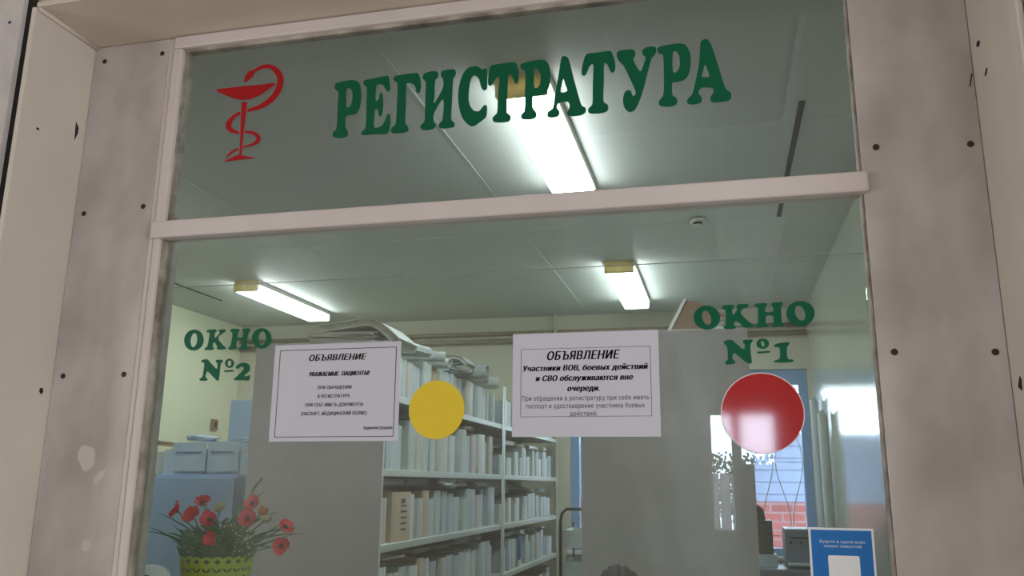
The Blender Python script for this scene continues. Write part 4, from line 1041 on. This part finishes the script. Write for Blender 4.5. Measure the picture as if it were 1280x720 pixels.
# ============================================================ PERSON AT THE COUNTER
def skin_mesh(name, joints, edges, material, parent, sub=2, root=0):
    me = bpy.data.meshes.new(name); off = parent_world(parent)
    me.from_pydata([tuple(Vector(j[:3])-off) for j in joints], edges, []); me.update()
    o = bpy.data.objects.new(name, me); COL.objects.link(o)
    sk = o.modifiers.new('skin', 'SKIN'); sk.use_smooth_shade = True
    lay = me.skin_vertices[0].data if me.skin_vertices else None
    for i, j in enumerate(joints):
        r = j[3] if len(j) == 4 else None
        lay[i].radius = (j[3], j[4]) if len(j) > 4 else (j[3], j[3]); lay[i].use_root = (i == root)
    sb = o.modifiers.new('sub', 'SUBSURF'); sb.levels = sub; sb.render_levels = sub
    bpy.context.view_layer.update()
    dg = bpy.context.evaluated_depsgraph_get(); new = bpy.data.meshes.new_from_object(o.evaluated_get(dg))
    bpy.data.objects.remove(o)
    for q in new.polygons: q.use_smooth = True
    new.materials.clear(); new.materials.append(material); new.name = name
    r_ = bpy.data.objects.new(name, new); COL.objects.link(r_); r_.parent = parent
    return r_
def registrar():
    hx, hy = -.328, 1.06; HT = 1.242
    t = thing('person', (hx, hy, 0), 'dark haired person seated behind the glass, only head top showing', 'person')
    hc = Vector((hx, hy, HT-.115))
    J = []; E_ = []
    def j(x, y, z, r, r2=None, link=None):
        J.append((hx+x, hy+y, z, r) if r2 is None else (hx+x, hy+y, z, r, r2))
        if link is not None: E_.append((link, len(J)-1))
        return len(J)-1
    pel = j(0, .05, .50, .13, .12); wai = j(0, .04, .66, .115, .10, pel); che = j(0, .03, .83, .135, .11, wai); shl = j(0, .03, .945, .10, .08, che)
    nk = j(0, .015, 1.0, .048, .048, shl); nk2 = j(0, .0, 1.06, .045, .045, nk)
    for s in (-1, 1):
        a = j(s*.165, .03, .93, .058, None, shl); b = j(s*.205, -.01, .70, .045, None, a); c = j(s*.15, -.22, .60, .036, None, b); d = j(s*.13, -.29, .575, .028, None, c)
        pa = j(s*.12, -.345, .562, .030, .016, d); tip = j(s*.115, -.375, .556, .026, .012, pa)
        for k in range(4):
            ox = s*(.095+.014*k); L = (.045, .058, .062, .052)[k]
            f1 = j(ox, -.40, .553, .0085, None, tip); f2 = j(ox, -.40-L*.5, .545, .008, None, f1); j(ox, -.40-L*.85, .532, .007, None, f2)
        th = j(s*.085, -.335, .556, .011, None, pa); j(s*.068, -.375, .548, .009, None, th)
        k1 = j(s*.10, -.02, .49, .088, None, pel); k2 = j(s*.12, -.38, .49, .062, None, k1); an = j(s*.12, -.36, .10, .042, None, k2); ft = j(s*.12, -.40, .05, .04, .035, an); j(s*.125, -.53, .035, .035, .025, ft)
    body = skin_mesh('body', J, E_, M_cloth, t)
    # head
    bm = bmesh.new(); bmesh.ops.create_uvsphere(bm, u_segments=32, v_segments=24, radius=1)
    for v in bm.verts:
        x, y, z = v.co
        wz = 1 - .22*max(0, -z)**1.5
        q = Vector((x*.074*wz, y*.095*(1-.1*max(0, -z)), z*.115))
        fr = max(0, -y)
        if fr > .6 and abs(x) < .25 and -.25 < z < .12: q.y -= .020*(1-abs(x)/.25)*(1-abs(z+.12)/.3 if abs(z+.12) < .3 else 0)
        if fr > .6 and .05 < z < .25 and .15 < abs(x) < .5: q.y += .006
        if fr > .6 and -.5 < z < -.42 and abs(x) < .3: q.y += .003
        v.co = q + hc
    hd = MB().addbm(bm, None, True)
    for s in (-1, 1):
        bm = bmesh.new(); bmesh.ops.create_uvsphere(bm, u_segments=12, v_segments=8, radius=1)
        hd.addbm(bm, Matrix.Translation(hc + Vector((s*.074, .008, -.005))) @ Matrix.Diagonal((.010, .018, .030, 1)), True)
    hd.build('head', M_skin, t)
    for s in (-1, 1):
        bm = bmesh.new(); bmesh.ops.create_uvsphere(bm, u_segments=12, v_segments=8, radius=.011)
        MB().addbm(bm, Matrix.Translation(hc + Vector((s*.03, -.080, .012))), True).build('eye', M_white, t)
    MB().bbox(hc.x-.022, hc.x+.022, hc.y-.094, hc.y-.083, hc.z-.060, hc.z-.050, .003).build('mouth', M_petal2, t)
    bm = bmesh.new(); bmesh.ops.create_uvsphere(bm, u_segments=40, v_segments=28, radius=1)
    dele = []
    for v in bm.verts:
        x, y, z = v.co
        if (z < .30 and y < -.25) or z < -.55: dele.append(v)
        k = 1 + .03*math.sin(x*23+z*9) + .02*math.sin(y*31)
        v.co = hc + Vector((x*.086*k, .004+y*.106*k, z*.130*k))
    bmesh.ops.delete(bm, geom=dele, context='VERTS')
    bmesh.ops.solidify(bm, geom=bm.faces[:], thickness=.006)
    MB().addbm(bm, None, True).build('hair', M_hair, t)
    ch = thing('office_chair', (hx, hy+.1, 0), 'chair under the seated person behind the counter', 'chair')
    MB().bbox(hx-.22, hx+.22, hy-.16, hy+.27, .33, .375, .015).build('seat', M_black, ch)
    MB().bbox(hx-.2, hx+.2, hy+.275, hy+.315, .38, .86, .015).build('backrest', M_black, ch)
    for sx in (-.19, .19):
        for sy in (-.13, .24): MB().tube([(hx+sx, hy+sy, 0), (hx+sx, hy+sy, .3295)], .014, 8).build('leg', M_black, ch)
registrar()

# ============================================================ OUTSIDE
struct('ground', MB().box(-12, 12, -16, -5.1, -.1, -.02), M_ground, 'ground outside the hall window')
struct('ground_yard', MB().box(-8, 8, YB+.25, 13, -.1, -.02), M_ground, 'ground of the yard behind the registry room')
fe = thing('yard_wall', (0, 9.0, 0), 'red brick yard wall with pale metal siding above, seen through the back window', 'wall')
MB().box(-5, 5, 9.0, 9.2, 0, 1.32).build('brick_base', M_brick, fe)
MB().box(-5, 5, 9.05, 9.12, 1.321, 2.12).build('siding', M_siding, fe)
struct('eave', MB().box(-5.5, 5, YB+.25, 8.95, 2.62, 2.7), M_hallwall, 'added unseen overhang that shades the yard wall behind the back window')  # added slab out of view; holds sky light off the brick and siding
hf = thing('garden_fence', (0, -8.0, 0), 'slatted garden fence reflected in the glass beside the red disc', 'fence')
x = -2.2
fb = MB()
while x < 2.2: fb.box(x, x+.105, -8.02, -8.0, .05, 1.63); x += .12
fb.build('slats', M_fence, hf)
MB().box(-2.2, 2.2, -8.05, -8.021, .3, .36).box(-2.2, 2.2, -8.05, -8.021, 1.25, 1.31).build('rails', M_fence, hf)
tt = thing('tree', (.25, -9.6, 0), 'leafy tree outside, reflected in the glass beside the red disc', 'tree')
MB().tube([(.25, -9.6, 0), (.28, -9.6, .7), (.2, -9.6, 1.5)], [.1, .08, .05], 8).build('trunk', M_brown, tt)
cr = MB(); random.seed(5)
for _ in range(4200):
    c = Vector((random.gauss(.25, .75), -9.6+random.gauss(0, .3), min(1.78+.12*random.random(), random.gauss(1.45, .28))))
    leaflet(cr, c, Vector((random.uniform(-1, 1), random.uniform(-1, 1), random.uniform(-1, 1))), .045, .015)
cr.build('crown', M_tree, tt)
